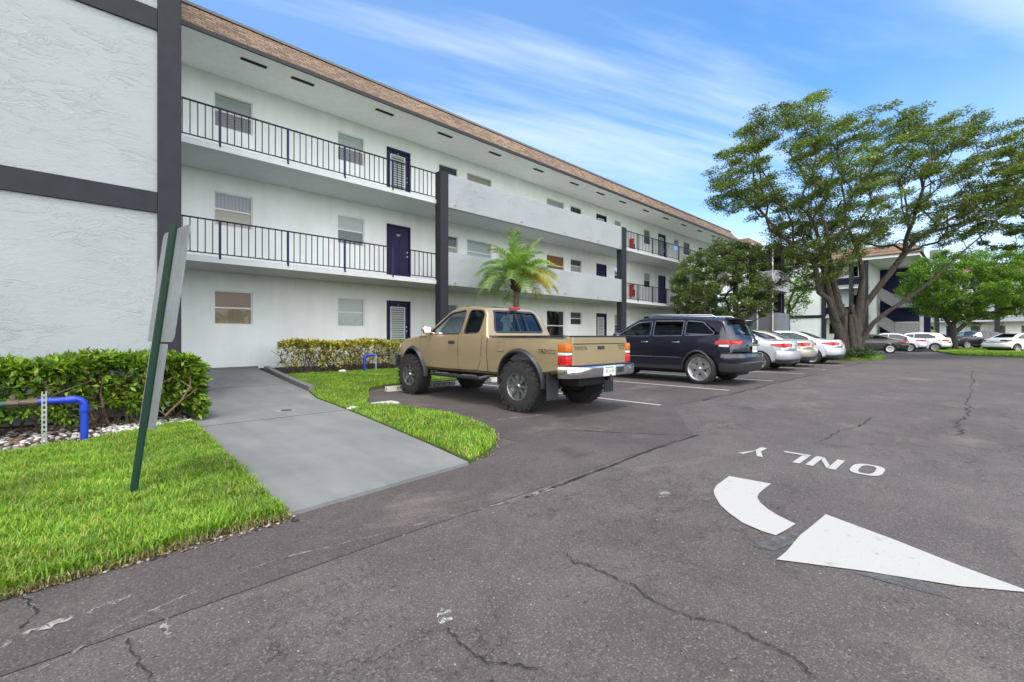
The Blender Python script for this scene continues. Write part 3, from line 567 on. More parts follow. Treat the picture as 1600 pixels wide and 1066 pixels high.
# mansard roof
def mansard(name,x0,x1,parent,ye=12.9,yt=13.5,ze=8.42,zt=9.3,ends=True,mat='shingle'):
    b=B(); xe0,xe1=(x0,x1); o=yt-ye
    v=[(x0,ye,ze),(x1,ye,ze),(x1-(o if ends else 0),yt,zt),(x0,yt,zt),(x0,26,zt),(x1-(o if ends else 0),26,zt),(x1,26,ze),(x0,26,ze)]
    b.add(v,[(0,1,2,3),(3,2,5,4),(1,6,5,2),(0,3,4,7),(7,4,5,6)]); return b.build(name,mat,parent)
r=mansard('roof',-.2,37.5,bl)
b=B(); b.box(1.2,37.52,12.84,12.9,ZS-.03,ZS+.075); b.build('fascia','vent_dark',r)
b=B(); b.box(1.2,36.9,13.46,13.56,9.3,9.37); b.build('coping','base_paint',r)
# columns
def column(x0,x1,y0,y1,z0,z1,parent): return B().box(x0,x1,y0,y1,z0,z1,bev=.012).build('column','slate',parent)
column(9.0,9.33,12.70,13.02,.05,6.80,bl); column(20.2,20.62,12.70,13.02,.05,6.78,bl); column(31.9,32.3,12.70,13.02,.05,6.78,bl)
for z in (2.94,5.62):
    p=B().box(9.331,20.199,12.73,12.9,z,z+1.15,bev=.01).build('parapet','stucco_white',bl)
    s=B()
    for x in (9.62,12.9,15.6,18.1,20.0): s.tube([(x,12.8,z+.13),(x,12.66,z+.12),(x-.02,12.6,z+.10)],.018,8)
    s.build('scupper_pipe','alu',p)
# railings
def railing(x0,x1,y,z,parent,posts,mat='rail'):
    b=B(); zt=z+.9; b.box(x0,x1,y-.022,y+.022,zt-.03,zt); b.box(x0,x1,y-.012,y+.012,z+.06,z+.085)
    ps=[p for p in posts if x0<p<x1]; xs=[x0+.02]+ps+[x1-.02]
    for a,c in zip(xs[:-1],xs[1:]):
        n=max(1,round((c-a)/.157))
        for i in range(1,n): x=a+(c-a)*i/n; b.box(x-.0095,x+.0095,y-.0095,y+.0095,z+.085,zt-.03)
    r=b.build('railing',mat,parent)
    for p in ps: B().box(p-.025,p+.025,y-.027,y+.02,z-.06,zt-.031).build('post','navy' if x0<9 else mat,r)
    return r
for z in (Z2,Z3):
    railing(1.27,9.0,12.97,z,bl,[2.65,4.22,5.79,7.35]); railing(20.62,31.9,12.97,z,bl,[22.2,23.8,25.4,27.0,28.6,30.2]); railing(32.3,36.6,12.97,z,bl,[33.8,35.4])
# stair block standing forward at the left
BX,BY=1.24,8.6
B().box(-14,BX-.03,BY,YW+.5,.0,11).build('stair_block','stucco_blue',bl)
B().box(BX-.29,BX,BY-.055,BY+.3,.02,11,bev=.012).build('column','slate',bl)
for z0,z1 in ((3.03,3.34),(5.76,6.08),(8.5,8.8)): B().box(-14,BX-.291,BY-.03,BY+.05,z0,z1,bev=.006).build('band','slate',bl)
b=B(); b.box(-14,BX+.15,BY-.5,YW,11,11.9); b.build('stair_block_roof','shingle',bl)
# stair tower at the far end: half landings with solid parapets in front of navy openings
B().box(37.3,41.4,10.2,14.6,7.75,8.0).build('stair_canopy','slate',bl)
B().box(37.9,41.0,12.3,12.5,.05,7.74).build('stair_back_wall','navy',bl); B().box(40.9,41.1,10.9,12.29,.05,7.74).build('stair_side_wall','navy',bl)
for z0,z1,yb in ((4.6,6.1,11.9),(1.3,2.95,12.6)):
    b=B(); pts=[]
    for i in range(7): a=math.pi+ i*math.pi/2/6; pts.append((37.9+.4*math.cos(a),10.8+.4*math.sin(a)))
    for i in range(7): a=1.5*math.pi+i*math.pi/2/6; pts.append((40.4+.4*math.cos(a),10.8+.4*math.sin(a)))
    pts+=[(40.8,yb),(37.5,yb)]
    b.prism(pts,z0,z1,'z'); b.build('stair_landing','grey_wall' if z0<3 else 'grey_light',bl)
for x,y in ((37.62,10.95),(37.62,13.3),(40.4,10.95)): B().box(x,x+.3,y,y+.3,.05,7.74).build('column','slate',bl)
for y in (10.70,11.75): B().tube([(37.42,y,.1),(37.42,y,7.74)],.05,10).build('downpipe','white_frame',bl,True)
b=B(); v=[(37.55,12.0,8.01),(41.6,12.0,8.01),(41.0,12.6,8.9),(38.1,12.6,8.9),(37.55,16,8.01),(41.6,16,8.01),(41,16,8.9),(38.1,16,8.9)]
b.add(v,[(0,1,2,3),(1,5,6,2),(4,0,3,7),(3,2,6,7),(0,4,5,1)]); b.build('stair_roof','shingle',bl)
# fire extinguisher cabinets
for z,lab in ((Z3,'red fire extinguisher cabinet on the top floor walkway behind the dark railing'),(Z2,'red fire extinguisher cabinet on the middle floor walkway behind the dark railing')):
    t=empty('fire_extinguisher_cabinet',(24.35,14.6,z+.35),0,lab,'extinguisher cabinet','red extinguisher cabinets on the walkways')
    B().box(-.12,.12,-.12,.14,0.1,.85,bev=.01).build('case','red_paint',t); B().box(-.09,.09,-.128,-.121,.2,.78).build('door_panel','lamp_dark',t); B().tube([(.0,-.15,.52),(.0,-.15,.8)],.05,10).build('label_panel','white_text',t,True)
# ---------------- far buildings
def far_facade(name,x,y0,y1,label,cols,floors=3,roofz=8.6,wd=9,rails=()):
    """white block whose long side faces -X"""
    t=empty(name,(x,y0,0),0,label,'building'); Ly=y1-y0
    T=Matrix.Rotation(R(90),4,'Z')   # local plane x->+Y
    hs=[]
    for k in range(floors):
        z=.4+2.75*k
        y=1.2
        while y<Ly-1.5:
            hs.append((y,y+.9,z+1.1,z+2.1)) if int(y*3)%3 else hs.append((y,y+.95,z,z+2.1)); y+=2.1
    # wall with holes built in local coords then rotated: (x,y)->(-y, x)
    o=wall_holes('wall',0,Ly,0,roofz,hs,0,.15,'wall_paint',t,Matrix.Scale(-1,4,(1,0,0))@T)
    for h in hs:
        isd=h[3]-h[2]>1.5; b=B(); b.box(.06,.1,h[0],h[1],h[2],h[3]); p=b.build('door' if isd else 'window','navy' if isd else 'white_frame',t)
        if not isd: B().box(.05,.059,h[0]+.05,h[1]-.05,h[2]+.05,h[3]-.05).build('pane','blind_grey',p)
    B().box(.16,wd,0,Ly,0,roofz).build('rear_wing','wall_paint',t)
    for k in (1,2): B().box(-1.5,-.005,0,Ly,.37+2.75*k-.16,.37+2.75*k).build('walkway_slab','slab_edge',t)
    for c in cols: B().box(-1.75,-1.45,c,c+.45,0,roofz).build('column','slate',t)
    cs=[0]+list(cols)+[Ly]
    for i in range(len(cs)-1):
        a,c=cs[i]+(.45 if i else 0),cs[i+1]
        for k in (1,2):
            z=.37+2.75*k
            if i in rails:
                b=B(); b.box(-1.5,-1.46,a,c,z+.86,z+.9); b.box(-1.49,-1.47,a,c,z+.06,z+.09); n=max(2,int((c-a)/.16))
                for q in range(n+1): yy=a+(c-a)*q/n; b.box(-1.49,-1.475,yy-.008,yy+.008,z,z+.86)
                b.build('railing','rail',t)
            else: B().box(-1.62,-1.48,a,c,z-.18,z+.95).build('parapet','grey_light',t)
    b=B(); v=[(-1.9,-.4,roofz),(-1.3,.2,roofz+.9),(-1.3,Ly-.2,roofz+.9),(-1.9,Ly+.4,roofz),(wd,-.4,roofz),(wd,.2,roofz+.9),(wd,Ly-.2,roofz+.9),(wd,Ly+.4,roofz)]
    b.add(v,[(0,3,2,1),(0,1,5,4),(3,7,6,2),(1,2,6,5),(0,4,7,3)]); b.build('roof','shingle',t)
    return t
# courtyard block: blank banded gable then stair tower
t=empty('apartment_building',(53,8.6,0),0,'pale block behind the big tree with a blank banded wall and grey zigzag stairs','building')
B().box(0,12,2.2,12,0,8.5).build('wall','wall_paint',t)
for z in (3.0,5.75): B().box(-.04,0.3,2.2,12,z,z+.3).build('band','slate',t)
for y in (1.9,-.3,-1.4): B().box(-.1,.35,y,y+.32,0,8.5).build('column','slate',t)
B().box(1.2,12,-1.25,2.19,0,8.5).build('recessed_wall','wall_paint',t)
for k in range(3):
    z=.4+2.75*k
    for y in (.75,-1.0):
        w_=B().box(1.15,1.199,y,y+1.1,z+1.0,z+2.1).build('window','white_frame',t); B().box(1.13,1.149,y+.06,y+1.04,z+1.06,z+2.04).build('pane','mid_glass',w_)
    if k: B().box(0,1.19,-1.4,2.19,z-.16,z-.02).build('walkway_slab','slab_edge',t); B().box(.02,.06,-1.05,1.88,z+.2,z+.85).build('railing','rail',t)
# stairs (x+6.5): navy recess, zigzag flights
B().box(8.6,9.0,-5.2,-.6,0,8.2).build('stair_recess','navy',t)
for z in (0,2.75):
    # sloping parapet from landing (right) up to the left
    b=B(); b.prism([(-.9,z+2.65),(-.9,z+3.95),(-2.6,z+2.65),(-2.6,z+1.35)],6.6,6.8,'x'); b.build('stair_parapet','grey_light',t)
    b=B(); b.box(6.55,8.5,-4.5,-2.6,z+1.35,z+2.65,bev=.12); b.build('stair_landing','grey_light',t)
for y in (-4.8,-.85): B().box(6.6,6.85,y,y+.28,0,8.2).build('column','white_frame',t)
b=B(); v=[(-.5,-5.2,8.5),(.1,-4.6,9.5),(.1,12,9.5),(-.5,12.5,8.5),(12,-5.2,8.5),(12,-4.6,9.5),(12,12,9.5),(12,12.5,8.5)]
b.add(v,[(0,3,2,1),(0,1,5,4),(3,7,6,2),(1,2,6,5),(0,4,7,3)]); rf=b.build('roof','shingle',t); 
B().box(-.3,12,-5.0,12.3,8.25,8.49).build('soffit','soffit',t)
for i,(x,y,s) in enumerate(((63,4.6,1.2),(66,3.2,1.0))):
    a=empty('air_conditioner',(x,y,9.5),0,('larger' if i==0 else 'smaller')+' boxy air conditioner on the brown roof behind the big tree','air conditioner','rooftop air conditioners')
    B().box(-s/2,s/2,-s/2,s/2,0,s*.8,bev=.04).build('cabinet','base_paint',a); B().lathe([(s*.36,0),(s*.38,.06),(s*.1,.07),(0,.07)],16,Matrix.Translation((0,0,s*.8))@Matrix.Rotation(R(90),4,'X')).build('fan_grille','chassis',a)
far_facade('apartment_building',80,-16,7.5,'farthest pale apartment block beyond the bushy green tree with dark columns and railings',[4.5,9.5,14.3,19.5],rails=(1,3))
# ---------------- vehicles.  local axes: +x forward, +y left, z up, origin on the ground between the axles
def lerp_fn(pts):
    xs=[p[0] for p in pts]; ys=[p[1] for p in pts]; return lambda x: float(np.interp(x,xs,ys))
class Car:
    def __init__(s,**k):
        s.__dict__.update(k); s.zt=lerp_fn(s.top); s.zb=lerp_fn(s.bot); s.pw=lerp_fn(s.plan); s.vf=lerp_fn(s.vert); s.x0=s.top[0][0]; s.x1=s.top[-1][0]
    def Wd(s,x,z): return s.hw*s.pw(x)*s.vf(z)
    def warp(s,x,y):
        t=abs(y)/s.hw
        if x<s.x0+1.2: x+=s.bow_r*t**2.6*(1-(x-s.x0)/1.2)
        if x>s.x1-1.2: x-=s.bow_f*t**2.4*(1-(s.x1-x)/1.2)
        return x
    def crown(s,x,y,w): return -s.cr*(abs(y)/max(w,.1))**2
    def section(s,x,inset=0,zlow=None,ztop=None):
        zt=(ztop if ztop is not None else s.zt(x))-inset; zb=zlow if zlow is not None else s.zb(x); r=min(s.rad,(zt-zb)*.3); be=s.belt(x) if callable(s.belt) else s.belt
        ze=zt-s.cr; zs=ze-r; pts=[(0,zb),(max(.05,s.Wd(x,zb)-.06-inset),zb)]
        zbel=min(be,zs-.03); lo=zb+.05
        for i in range(9): z=lo+(zbel-lo)*i/8; pts.append((s.Wd(x,z)-inset,z))
        for i in range(1,6): z=zbel+(zs-zbel)*i/5; pts.append((s.Wd(x,z)-inset,z))
        we=s.Wd(x,zs)-inset
        for i in range(1,5): a=math.pi/2*i/4; pts.append((we-r*(1-math.cos(a)),zs+r*math.sin(a)))
        wt=we-r
        for i in range(1,6): y=wt*(1-i/5); pts.append((y,ze+s.cr*(1-(y/wt)**2)))
        return pts
    def loft(s,xs,inset=0,zlow=None,erode=0):
        b=B(); rings=[]
        for x in xs:
            zt=None
            if erode: zt=min(s.zt(x+d) for d in (-erode,-erode/2,0,erode/2,erode))
            p=s.section(x,inset,zlow,zt); ring=p+[(-y,z) for y,z in p[1:-1][::-1]]; rings.append([(s.warp(x,y),y,z) for y,z in ring])
        n=len(rings[0]); v=[q for r in rings for q in r]; f=[]
        for i in range(len(rings)-1):
            for k in range(n): a=i*n+k; c=i*n+(k+1)%n; f.append((a,c,c+n,a+n))
        f.append(tuple(range(n))[::-1]); f.append(tuple(range((len(rings)-1)*n,len(rings)*n))); b.add(v,f); return b
    def top_x(s,z,y,xa,xb):
        """x where the top surface passes height z between xa and xb"""
        def h(x):
            zs=s.zt(x)-s.cr-s.rad; wt=max(.1,s.Wd(x,zs)-s.rad); return s.zt(x)-s.cr*min(1,(y/wt)**2)
        fa=h(xa)-z
        for _ in range(40):
            m_=(xa+xb)/2
            if (h(m_)-z)*fa>0: xa=m_
            else: xb=m_
        return s.warp((xa+xb)/2,y)
def boolean(o,cutters,ks=True):
    for c in cutters:
        md=o.modifiers.new('b','BOOLEAN'); md.operation='DIFFERENCE'; md.solver='EXACT'; md.object=c
        try: md.material_mode='TRANSFER'
        except Exception: pass
    dg=bpy.context.evaluated_depsgraph_get(); dg.update(); me=bpy.data.meshes.new_from_object(o.evaluated_get(dg)); old=o.data; o.modifiers.clear(); o.data=me; me.name=old.name
    for c in cutters: bpy.data.objects.remove(c)
def roundpoly(pts,r=.05,n=4):
    out_=[]; m_=len(pts)
    for i,p in enumerate(pts):
        p=Vector(p); a=Vector(pts[i-1]); c=Vector(pts[(i+1)%m_]); da=(a-p); dc=(c-p); rr=min(r,da.length*.4,dc.length*.4)
        A=p+da.normalized()*rr; C=p+dc.normalized()*rr
        for k in range(n+1): t=k/n; out_.append(tuple(A*(1-t)**2+p*2*t*(1-t)+C*t*t))
    return out_
def inset_poly(pts,d):
    """grow (d>0) or shrink a rounded outline about its centre"""
    cx_=sum(p[0] for p in pts)/len(pts); cz=sum(p[1] for p in pts)/len(pts); o=[]
    n=len(pts)
    area=sum(pts[i][0]*pts[(i+1)%n][1]-pts[(i+1)%n][0]*pts[i][1] for i in range(n)); sg=1 if area>0 else -1
    for i in range(n):
        a=Vector(pts[i-1]); c=Vector(pts[(i+1)%n]); t=(c-a)
        if t.length<1e-6: o.append(pts[i]); continue
        t.normalize(); o.append((pts[i][0]+t.y*d*sg,pts[i][1]-t.x*d*sg))
    return o
def surf_patch(b,poly,fn,thick=0):
    """fill a 2D outline mapped through fn(u,v,depth)"""
    n=len(poly); b.add([fn(u,v,0) for u,v in poly],[tuple(range(n))])
    if thick:
        b.add([fn(u,v,0) for u,v in poly]+[fn(u,v,-thick) for u,v in poly],[(i,(i+1)%n,(i+1)%n+n,i+n) for i in range(n)])
def surf_ring(b,p0,p1,fn,lift=.004):
    n=len(p0); b.add([fn(u,v,lift) for u,v in p0]+[fn(u,v,lift) for u,v in p1],[(i,(i+1)%n,(i+1)%n+n,i+n) for i in range(n)])
def densify(pts,step=.12,closed=True):
    o=[]; n=len(pts)
    for i in range(n if closed else n-1):
        a=Vector(pts[i]); c=Vector(pts[(i+1)%n]); k=max(1,int((c-a).length/step))
        for j in range(k): o.append(tuple(a+(c-a)*j/k))
    if not closed: o.append(tuple(pts[-1]))
    return o
def make_wheel(parent,x,y,r,wd,rimr,style,rimmat,side,dark='rim_dark',lugs=False,name='wheel'):
    """side=+1: outer face towards +y"""
    s=side; T=Matrix.Translation((x,y,r))@(Matrix.Identity(4) if s>0 else Matrix.Rotation(math.pi,4,'Z'))
    h=wd/2; w=B().lathe([(0,h-.07),(rimr*.35,h-.06),(rimr*.9,h-.085),(rimr*.92,-h+.02),(0,-h+.03)],28,T).build(name,dark,parent,True)
    t=B(); pr=[(rimr,h-.012),(rimr+.01,h),(rimr+(r-rimr)*.35,h+.006),(r-.045,h-.004),(r-.012,h-.025),(r,h-.055),(r,-h+.055),(r-.012,-h+.025),(r-.045,-h+.004),(rimr+.01,-h),(rimr,-h+.012)]
    t.lathe(pr,48,T,closed=True)
    if lugs:
        for k in range(30):
            a=2*math.pi*k/30; Rk=T@Matrix.Rotation(a,4,'Y')
            for q in (-1,1):
                t.box(-.026,.026,q*h*.98-(.0 if q<0 else .062),q*h*.98+(.062 if q<0 else 0.0),r-.012,r+.008,Rk@Matrix.Rotation(.012*q,4,'Y')); 
                t.box(-.020,.020,q*h-(.004 if q>0 else .004),q*h+.004,r-.075,r-.02,Rk@Matrix.Rotation(.1*(k%2),4,'Y'))
            t.box(-.03,.02,-h*.4,-.012,r-.01,r+.008,Rk); t.box(-.02,.03,.012,h*.4,r-.01,r+.008,Rk@Matrix.Rotation(.1,4,'Y'))
    t.build('tyre','rubber',w,True,40)
    b=B(); b.lathe([(rimr*.93,h-.07),(rimr*.94,h-.01),(rimr+.004,h-.002),(rimr+.004,h-.02),(rimr*.97,h-.09)],48,T)
    n,sw,tw=style; 
    for k in range(n):
        Rk=T@Matrix.Rotation(2*math.pi*k/n,4,'Y'); y1=h-.022
        for dz in ((0,) if tw==0 else (-tw,tw)):
            a=dz
            p=[(-sw*1.0+a*.4,rimr*.14),(sw*1.0+a*.4,rimr*.14),(sw*.75+a,rimr*.945),(-sw*.75+a,rimr*.945)]
            v=[(p[0][0],y1-.012,p[0][1]),(p[1][0],y1-.012,p[1][1]),(p[2][0],y1,p[2][1]),(p[3][0],y1,p[3][1])]; v+=[(q[0]*1.3,q[1]-.035,q[2]) for q in v]
            b.add(v,[(0,1,2,3),(0,4,5,1),(1,5,6,2),(2,6,7,3),(3,7,4,0)],Rk)
    b.lathe([(0,h-.006),(rimr*.13,h-.010),(rimr*.19,h-.028),(rimr*.22,h-.06)],20,T); 
    rim=b.build('rim',rimmat,w,True,30)
    c=B(); c.lathe([(0,h-.002),(rimr*.09,h-.003),(rimr*.10,h-.01)],16,T)
    for k in range(5): c.lathe([(0,h-.018),(.009,h-.018),(.011,h-.03)],6,T@Matrix.Rotation(2*math.pi*k/5,4,'Y')@Matrix.Translation((rimr*.29,-.01,0)))
    c.build('hub_cap','plastic' if lugs else 'alu',w,True); return w
def build_car(spec,root):
    s=Car(**spec); xs=sorted({round(v,4) for v in list(np.linspace(s.x0,s.x1,s.__dict__.get('nst',56)))+[p[0] for p in s.top if s.x0<p[0]<s.x1]}); 
    xs=[x for i,x in enumerate(xs) if i==0 or x-xs[i-1]>.012]
    body=s.loft(xs).build('body',[s.paint]); cut=[]
    def cutter(b,mat='cabin'): o=b.build('c',mat); cut.append(o); return o
    for ax in s.axles:
        for sg in (1,-1):
            b=B(); yo=s.hw+.1; yi=s.hw-s.well; b.prism([(ax+s.wr*math.cos(2*math.pi*k/36),s.wcz+s.wr*math.sin(2*math.pi*k/36)) for k in range(36)],min(sg*yo,sg*yi),max(sg*yo,sg*yi)); cutter(b,'chassis')
    ix=[x for x in np.linspace(s.cab[0],s.cab[1],30)]; cutter(s.loft(ix,.05,s.cabz,.07))
    side=lambda sg,off: (lambda u,v,d: (s.warp(u,s.Wd(u,v)),sg*(s.Wd(u,v)+d+off),v))
    for wdo in s.side: p=roundpoly(wdo['poly'],wdo.get('r',.05)); wdo['rp']=densify(p,.15); b=B(); b.prism(wdo['rp'],-1.3,1.3); cutter(b)
    for e in s.ends:
        p=densify(roundpoly(e['poly'],e.get('r',.05)),.12); e['rp']=p; b=B(); b.prism(p,e['cx'][0],e['cx'][1],'x'); cutter(b)
    for c in s.__dict__.get('cuts',[]): cutter(B().box(*c),'plastic')
    boolean(body,cut); body.parent=root; shade(body.data,32)
    if len(body.data.materials)==0: mats(body.data,[s.paint])
    for wdo in s.side:
        for sg in (1,-1):
            b=B(); surf_patch(b,inset_poly(wdo['rp'],.012),side(sg,-.016)); g=b.build('window',wdo['glass'],root)
            if wdo.get('trim'):
                b=B(); surf_ring(b,inset_poly(wdo['rp'],-.004),inset_poly(wdo['rp'],.016),side(sg,0),.003); b.build('window_trim',wdo['trim'],g)
    for e in s.ends:
        fn=lambda u,v,d,e=e: (s.top_x(v,u,*e['sx'])+(d-.014)*(1 if e['dir']>0 else -1),u,v)
        b=B(); ip=inset_poly(e['rp'],.012); 
        # grid fill for curved screens: split into vertical strips
        lo=min(p[0] for p in ip); hi=max(p[0] for p in ip); nS=10
        bm=bmesh.new(); vs=[bm.verts.new((u,v,0)) for u,v in ip]; bm.faces.new(vs)
        for i in range(1,nS): bmesh.ops.bisect_plane(bm,geom=list(bm.verts)+list(bm.edges)+list(bm.faces),plane_co=(lo+(hi-lo)*i/nS,0,0),plane_no=(1,0,0))
        zlo=min(p[1] for p in ip); zhi=max(p[1] for p in ip)
        for i in range(1,5): bmesh.ops.bisect_plane(bm,geom=list(bm.verts)+list(bm.edges)+list(bm.faces),plane_co=(0,zlo+(zhi-zlo)*i/5,0),plane_no=(0,1,0))
        for v in bm.verts: v.co=Vector(fn(v.co.x,v.co.y,0))
        b.bm(bm); g=b.build(e['name'],e['glass'],root,True)
        if e.get('trim'):
            b=B(); surf_ring(b,inset_poly(e['rp'],-.006),inset_poly(e['rp'],.03),fn,.020); b.build('window_trim',e['trim'],g)
    return s,body
def seam(s,root,lines,w=.007,mat='dark_gap',name='panel_gap',lift=.0022):
    for sg in (1,-1):
        b=B()
        for ln in lines:
            P_=densify(ln,.05,False)
            for a,c in zip(P_[:-1],P_[1:]):
                d=Vector(c)-Vector(a); d.normalize(); nx,nz=-d.y*w/2,d.x*w/2
                q=[(a[0]+nx,a[1]+nz),(c[0]+nx,c[1]+nz),(c[0]-nx,c[1]-nz),(a[0]-nx,a[1]-nz)]
                b.add([(s.warp(u,s.Wd(u,v)),sg*(s.Wd(u,v)+lift),v) for u,v in q],[(0,1,2,3)])
        b.build(name,mat,root)
def flare(s,root,ax,r0,r1,out_,mat,a0=-12,a1=192,cz=None,name='wheel_arch_trim'):
    cz=cz if cz is not None else s.wcz
    for sg in (1,-1):
        b=B(); n=26; v=[]; f=[]
        for i in range(n+1):
            a=R(a0+(a1-a0)*i/n); c,sn=math.cos(a),math.sin(a)
            row=[]
            for rr,oo in ((r0-.01,-.10),(r0,out_*.9),(r0+(r1-r0)*.4,out_),(r1,.006),(r1+.004,-.03)):
                u,vv=ax+rr*c,cz+rr*sn; row.append((s.warp(u,s.hw),sg*(s.Wd(u,max(vv,.3))+oo),vv))
            v+=row
        for i in range(n):
            for k in range(4): q=i*5+k; f.append((q,q+1,q+6,q+5))
        b.add(v,f); b.build(name,mat,root,True,50)
def side_panel(s,root,name,poly,mat,off=.012,sides=(1,-1),r=.02,thick=.03):
    o=None
    for sg in sides:
        b=B(); p=densify(roundpoly(poly,r),.1); fn=lambda u,v,d: (s.warp(u,s.Wd(u,v)),sg*(s.Wd(u,v)+off+d),v)
        n=len(p); surf_patch(b,p,fn,thick); o=b.build(name,mat,root)
    return o
def side_text(s,root,txt,size,x,z,mat,sg=1,name='lettering',shear=0):
    v,f=text_mesh(txt,size); b=B(); b.add([(s.warp(x-(p.x+shear*p.y)*sg,s.Wd(x,z)),sg*(s.Wd(x,z+p.y)+.006),z+p.y) for p in v],f); return b.build(name,mat,root)
def handle(s,root,x,z,mat,ln=.19):
    for sg in (1,-1):
        y=s.Wd(x,z); b=B(); b.tube([(x-ln/2,sg*(y-.01),z),(x-ln/2+.02,sg*(y+.035),z),(x,sg*(y+.042),z+.003),(x+ln/2-.02,sg*(y+.035),z),(x+ln/2,sg*(y-.01),z)],.014,8); b.build('door_handle',mat,root,True)
def mirror(s,root,x,z,mat,w=.22,h=.16):
    for sg in (1,-1):
        y=s.Wd(x,z)-.02; b=B(); b.tube([(x,sg*y,z-.03),(x+.0,sg*(y+.09),z)],.022,8)
        bm=bmesh.new(); bmesh.ops.create_cube(bm,size=1,matrix=Matrix.Translation((x+.02,sg*(y+.08+w/2),z+.04))@Matrix.Diagonal((.13,w,h,1))); bmesh.ops.bevel(bm,geom=list(bm.edges),offset=.045,segments=3,affect='EDGES'); b.bm(bm)
        m_=b.build('mirror',mat,root,True,60); B().box(x-.050,x-.046,sg*(y+.08+w/2)-w*.38,sg*(y+.08+w/2)+w*.38,z+.04-h*.33,z+.04+h*.33).build('mirror_glass','chrome',m_)
def interior(s,root,xf,xr,zfl,seatx=(.1,),wheelx=.5,belt=1.1,width=.5):
    b=B()
    for x in seatx:
        for y in (-.36,.36):
            T=Matrix.Translation((x,y,zfl)); b.box(-.25,.27,-.23,.23,.2,.36,T,bev=.05); T2=T@Matrix.Translation((-.25,0,.3))@Matrix.Rotation(R(-12),4,'Y'); b.box(-.07,.07,-.22,.22,0,.62,T2,bev=.05); (b.box(-.05,.05,-.12,.12,.66,.80,T2,bev=.04) if x>-.3 else 0)
    b.build('seat','cabin_seat',root,True,50)
    d=B(); d.box(wheelx+.18,wheelx+.5,-s.hw+.13,s.hw-.13,belt-.35,belt-.02,bev=.05); d.build('dashboard','cabin',root)
    t=B(); T=Matrix.Translation((wheelx,.36,belt-.02))@Matrix.Rotation(R(65),4,'Y')
    pts=[tuple(T@Vector((.18*math.cos(a),.18*math.sin(a),0))) for a in np.linspace(0,2*math.pi,25)]; t.tube(pts,.015,6,False); t.box(-.17,.17,-.02,.02,-.01,.01,T); t.box(-.03,.25,-.03,.03,-.2,-.01,Matrix.Translation((wheelx,.36,belt-.02))@Matrix.Rotation(R(0),4,'Y')); t.build('steering_wheel','plastic',root,True)
def plate(root,x,y,z,parent=None,rz=0):
    p=B().box(x-.012,x,y-.155,y+.155,z-.075,z+.075,bev=.003).build('licence_plate','plate_white',root)
    b=B(); v=[(x-.014,y+.02*math.cos(a),z-.005+.024*math.sin(a)) for a in np.linspace(0,2*math.pi,13)[:-1]]; b.add(v,[tuple(range(12))]); b.m=1
    for yy in (.10,.065,-.065,-.10): b.box(x-.0145,x-.0125,y+yy-.007,y+yy+.007,z-.026,z+.026)
    b.box(x-.0145,x-.0125,y-.12,y+.12,z+.048,z+.06); b.build('plate_print',['plate_orange','plate_green'],p)
def underbody(s,root,z0=.22,z1=.45):
    b=B(); b.box(s.x0+.25,s.x1-.3,-.42,.42,z0,z1); 
    for ax in s.axles: b.tube([(ax,-s.hw+.2,s.wz),(ax,s.hw-.2,s.wz)],.05,8)
    b.build('underbody','chassis',root)
def end_panel(s,root,name,poly,mat,x,back=True,thick=.04,r=.03,warp=True):
    """outline in (y,z) laid on the front or rear face"""
    b=B(); p=densify(roundpoly(poly,r),.08); sg=-1 if back else 1
    def fn(u,v,d):
        t=abs(u)/s.hw; xx=x+(s.bow_r*t**2.6 if back else -s.bow_f*t**2.4); return (xx+sg*(d+.006),u,v)
    surf_patch(b,p,fn,thick); return b.build(name,mat,root)
def bumper(root,name,mat,path,prof,smooth=True,parent=None):
    """sweep a (out,z) profile along a plan path [(x,y)]"""
    b=B(); n=len(prof); v=[]; f=[]
    for i,p in enumerate(path):
        a=Vector(path[max(i-1,0)]); c=Vector(path[min(i+1,len(path)-1)]); d=(c-a).normalized(); nx,ny=d.y,-d.x
        v+=[(p[0]+nx*o,p[1]+ny*o,z) for o,z in prof]
    for i in range(len(path)-1):
        for k in range(n): q=i*n+k; w_=i*n+(k+1)%n; f.append((q,w_,w_+n,q+n))
    f.append(tuple(range(n))); f.append(tuple(range((len(path)-1)*n,len(path)*n))[::-1])
    return b.add(v,f).build(name,mat,root,smooth,40)
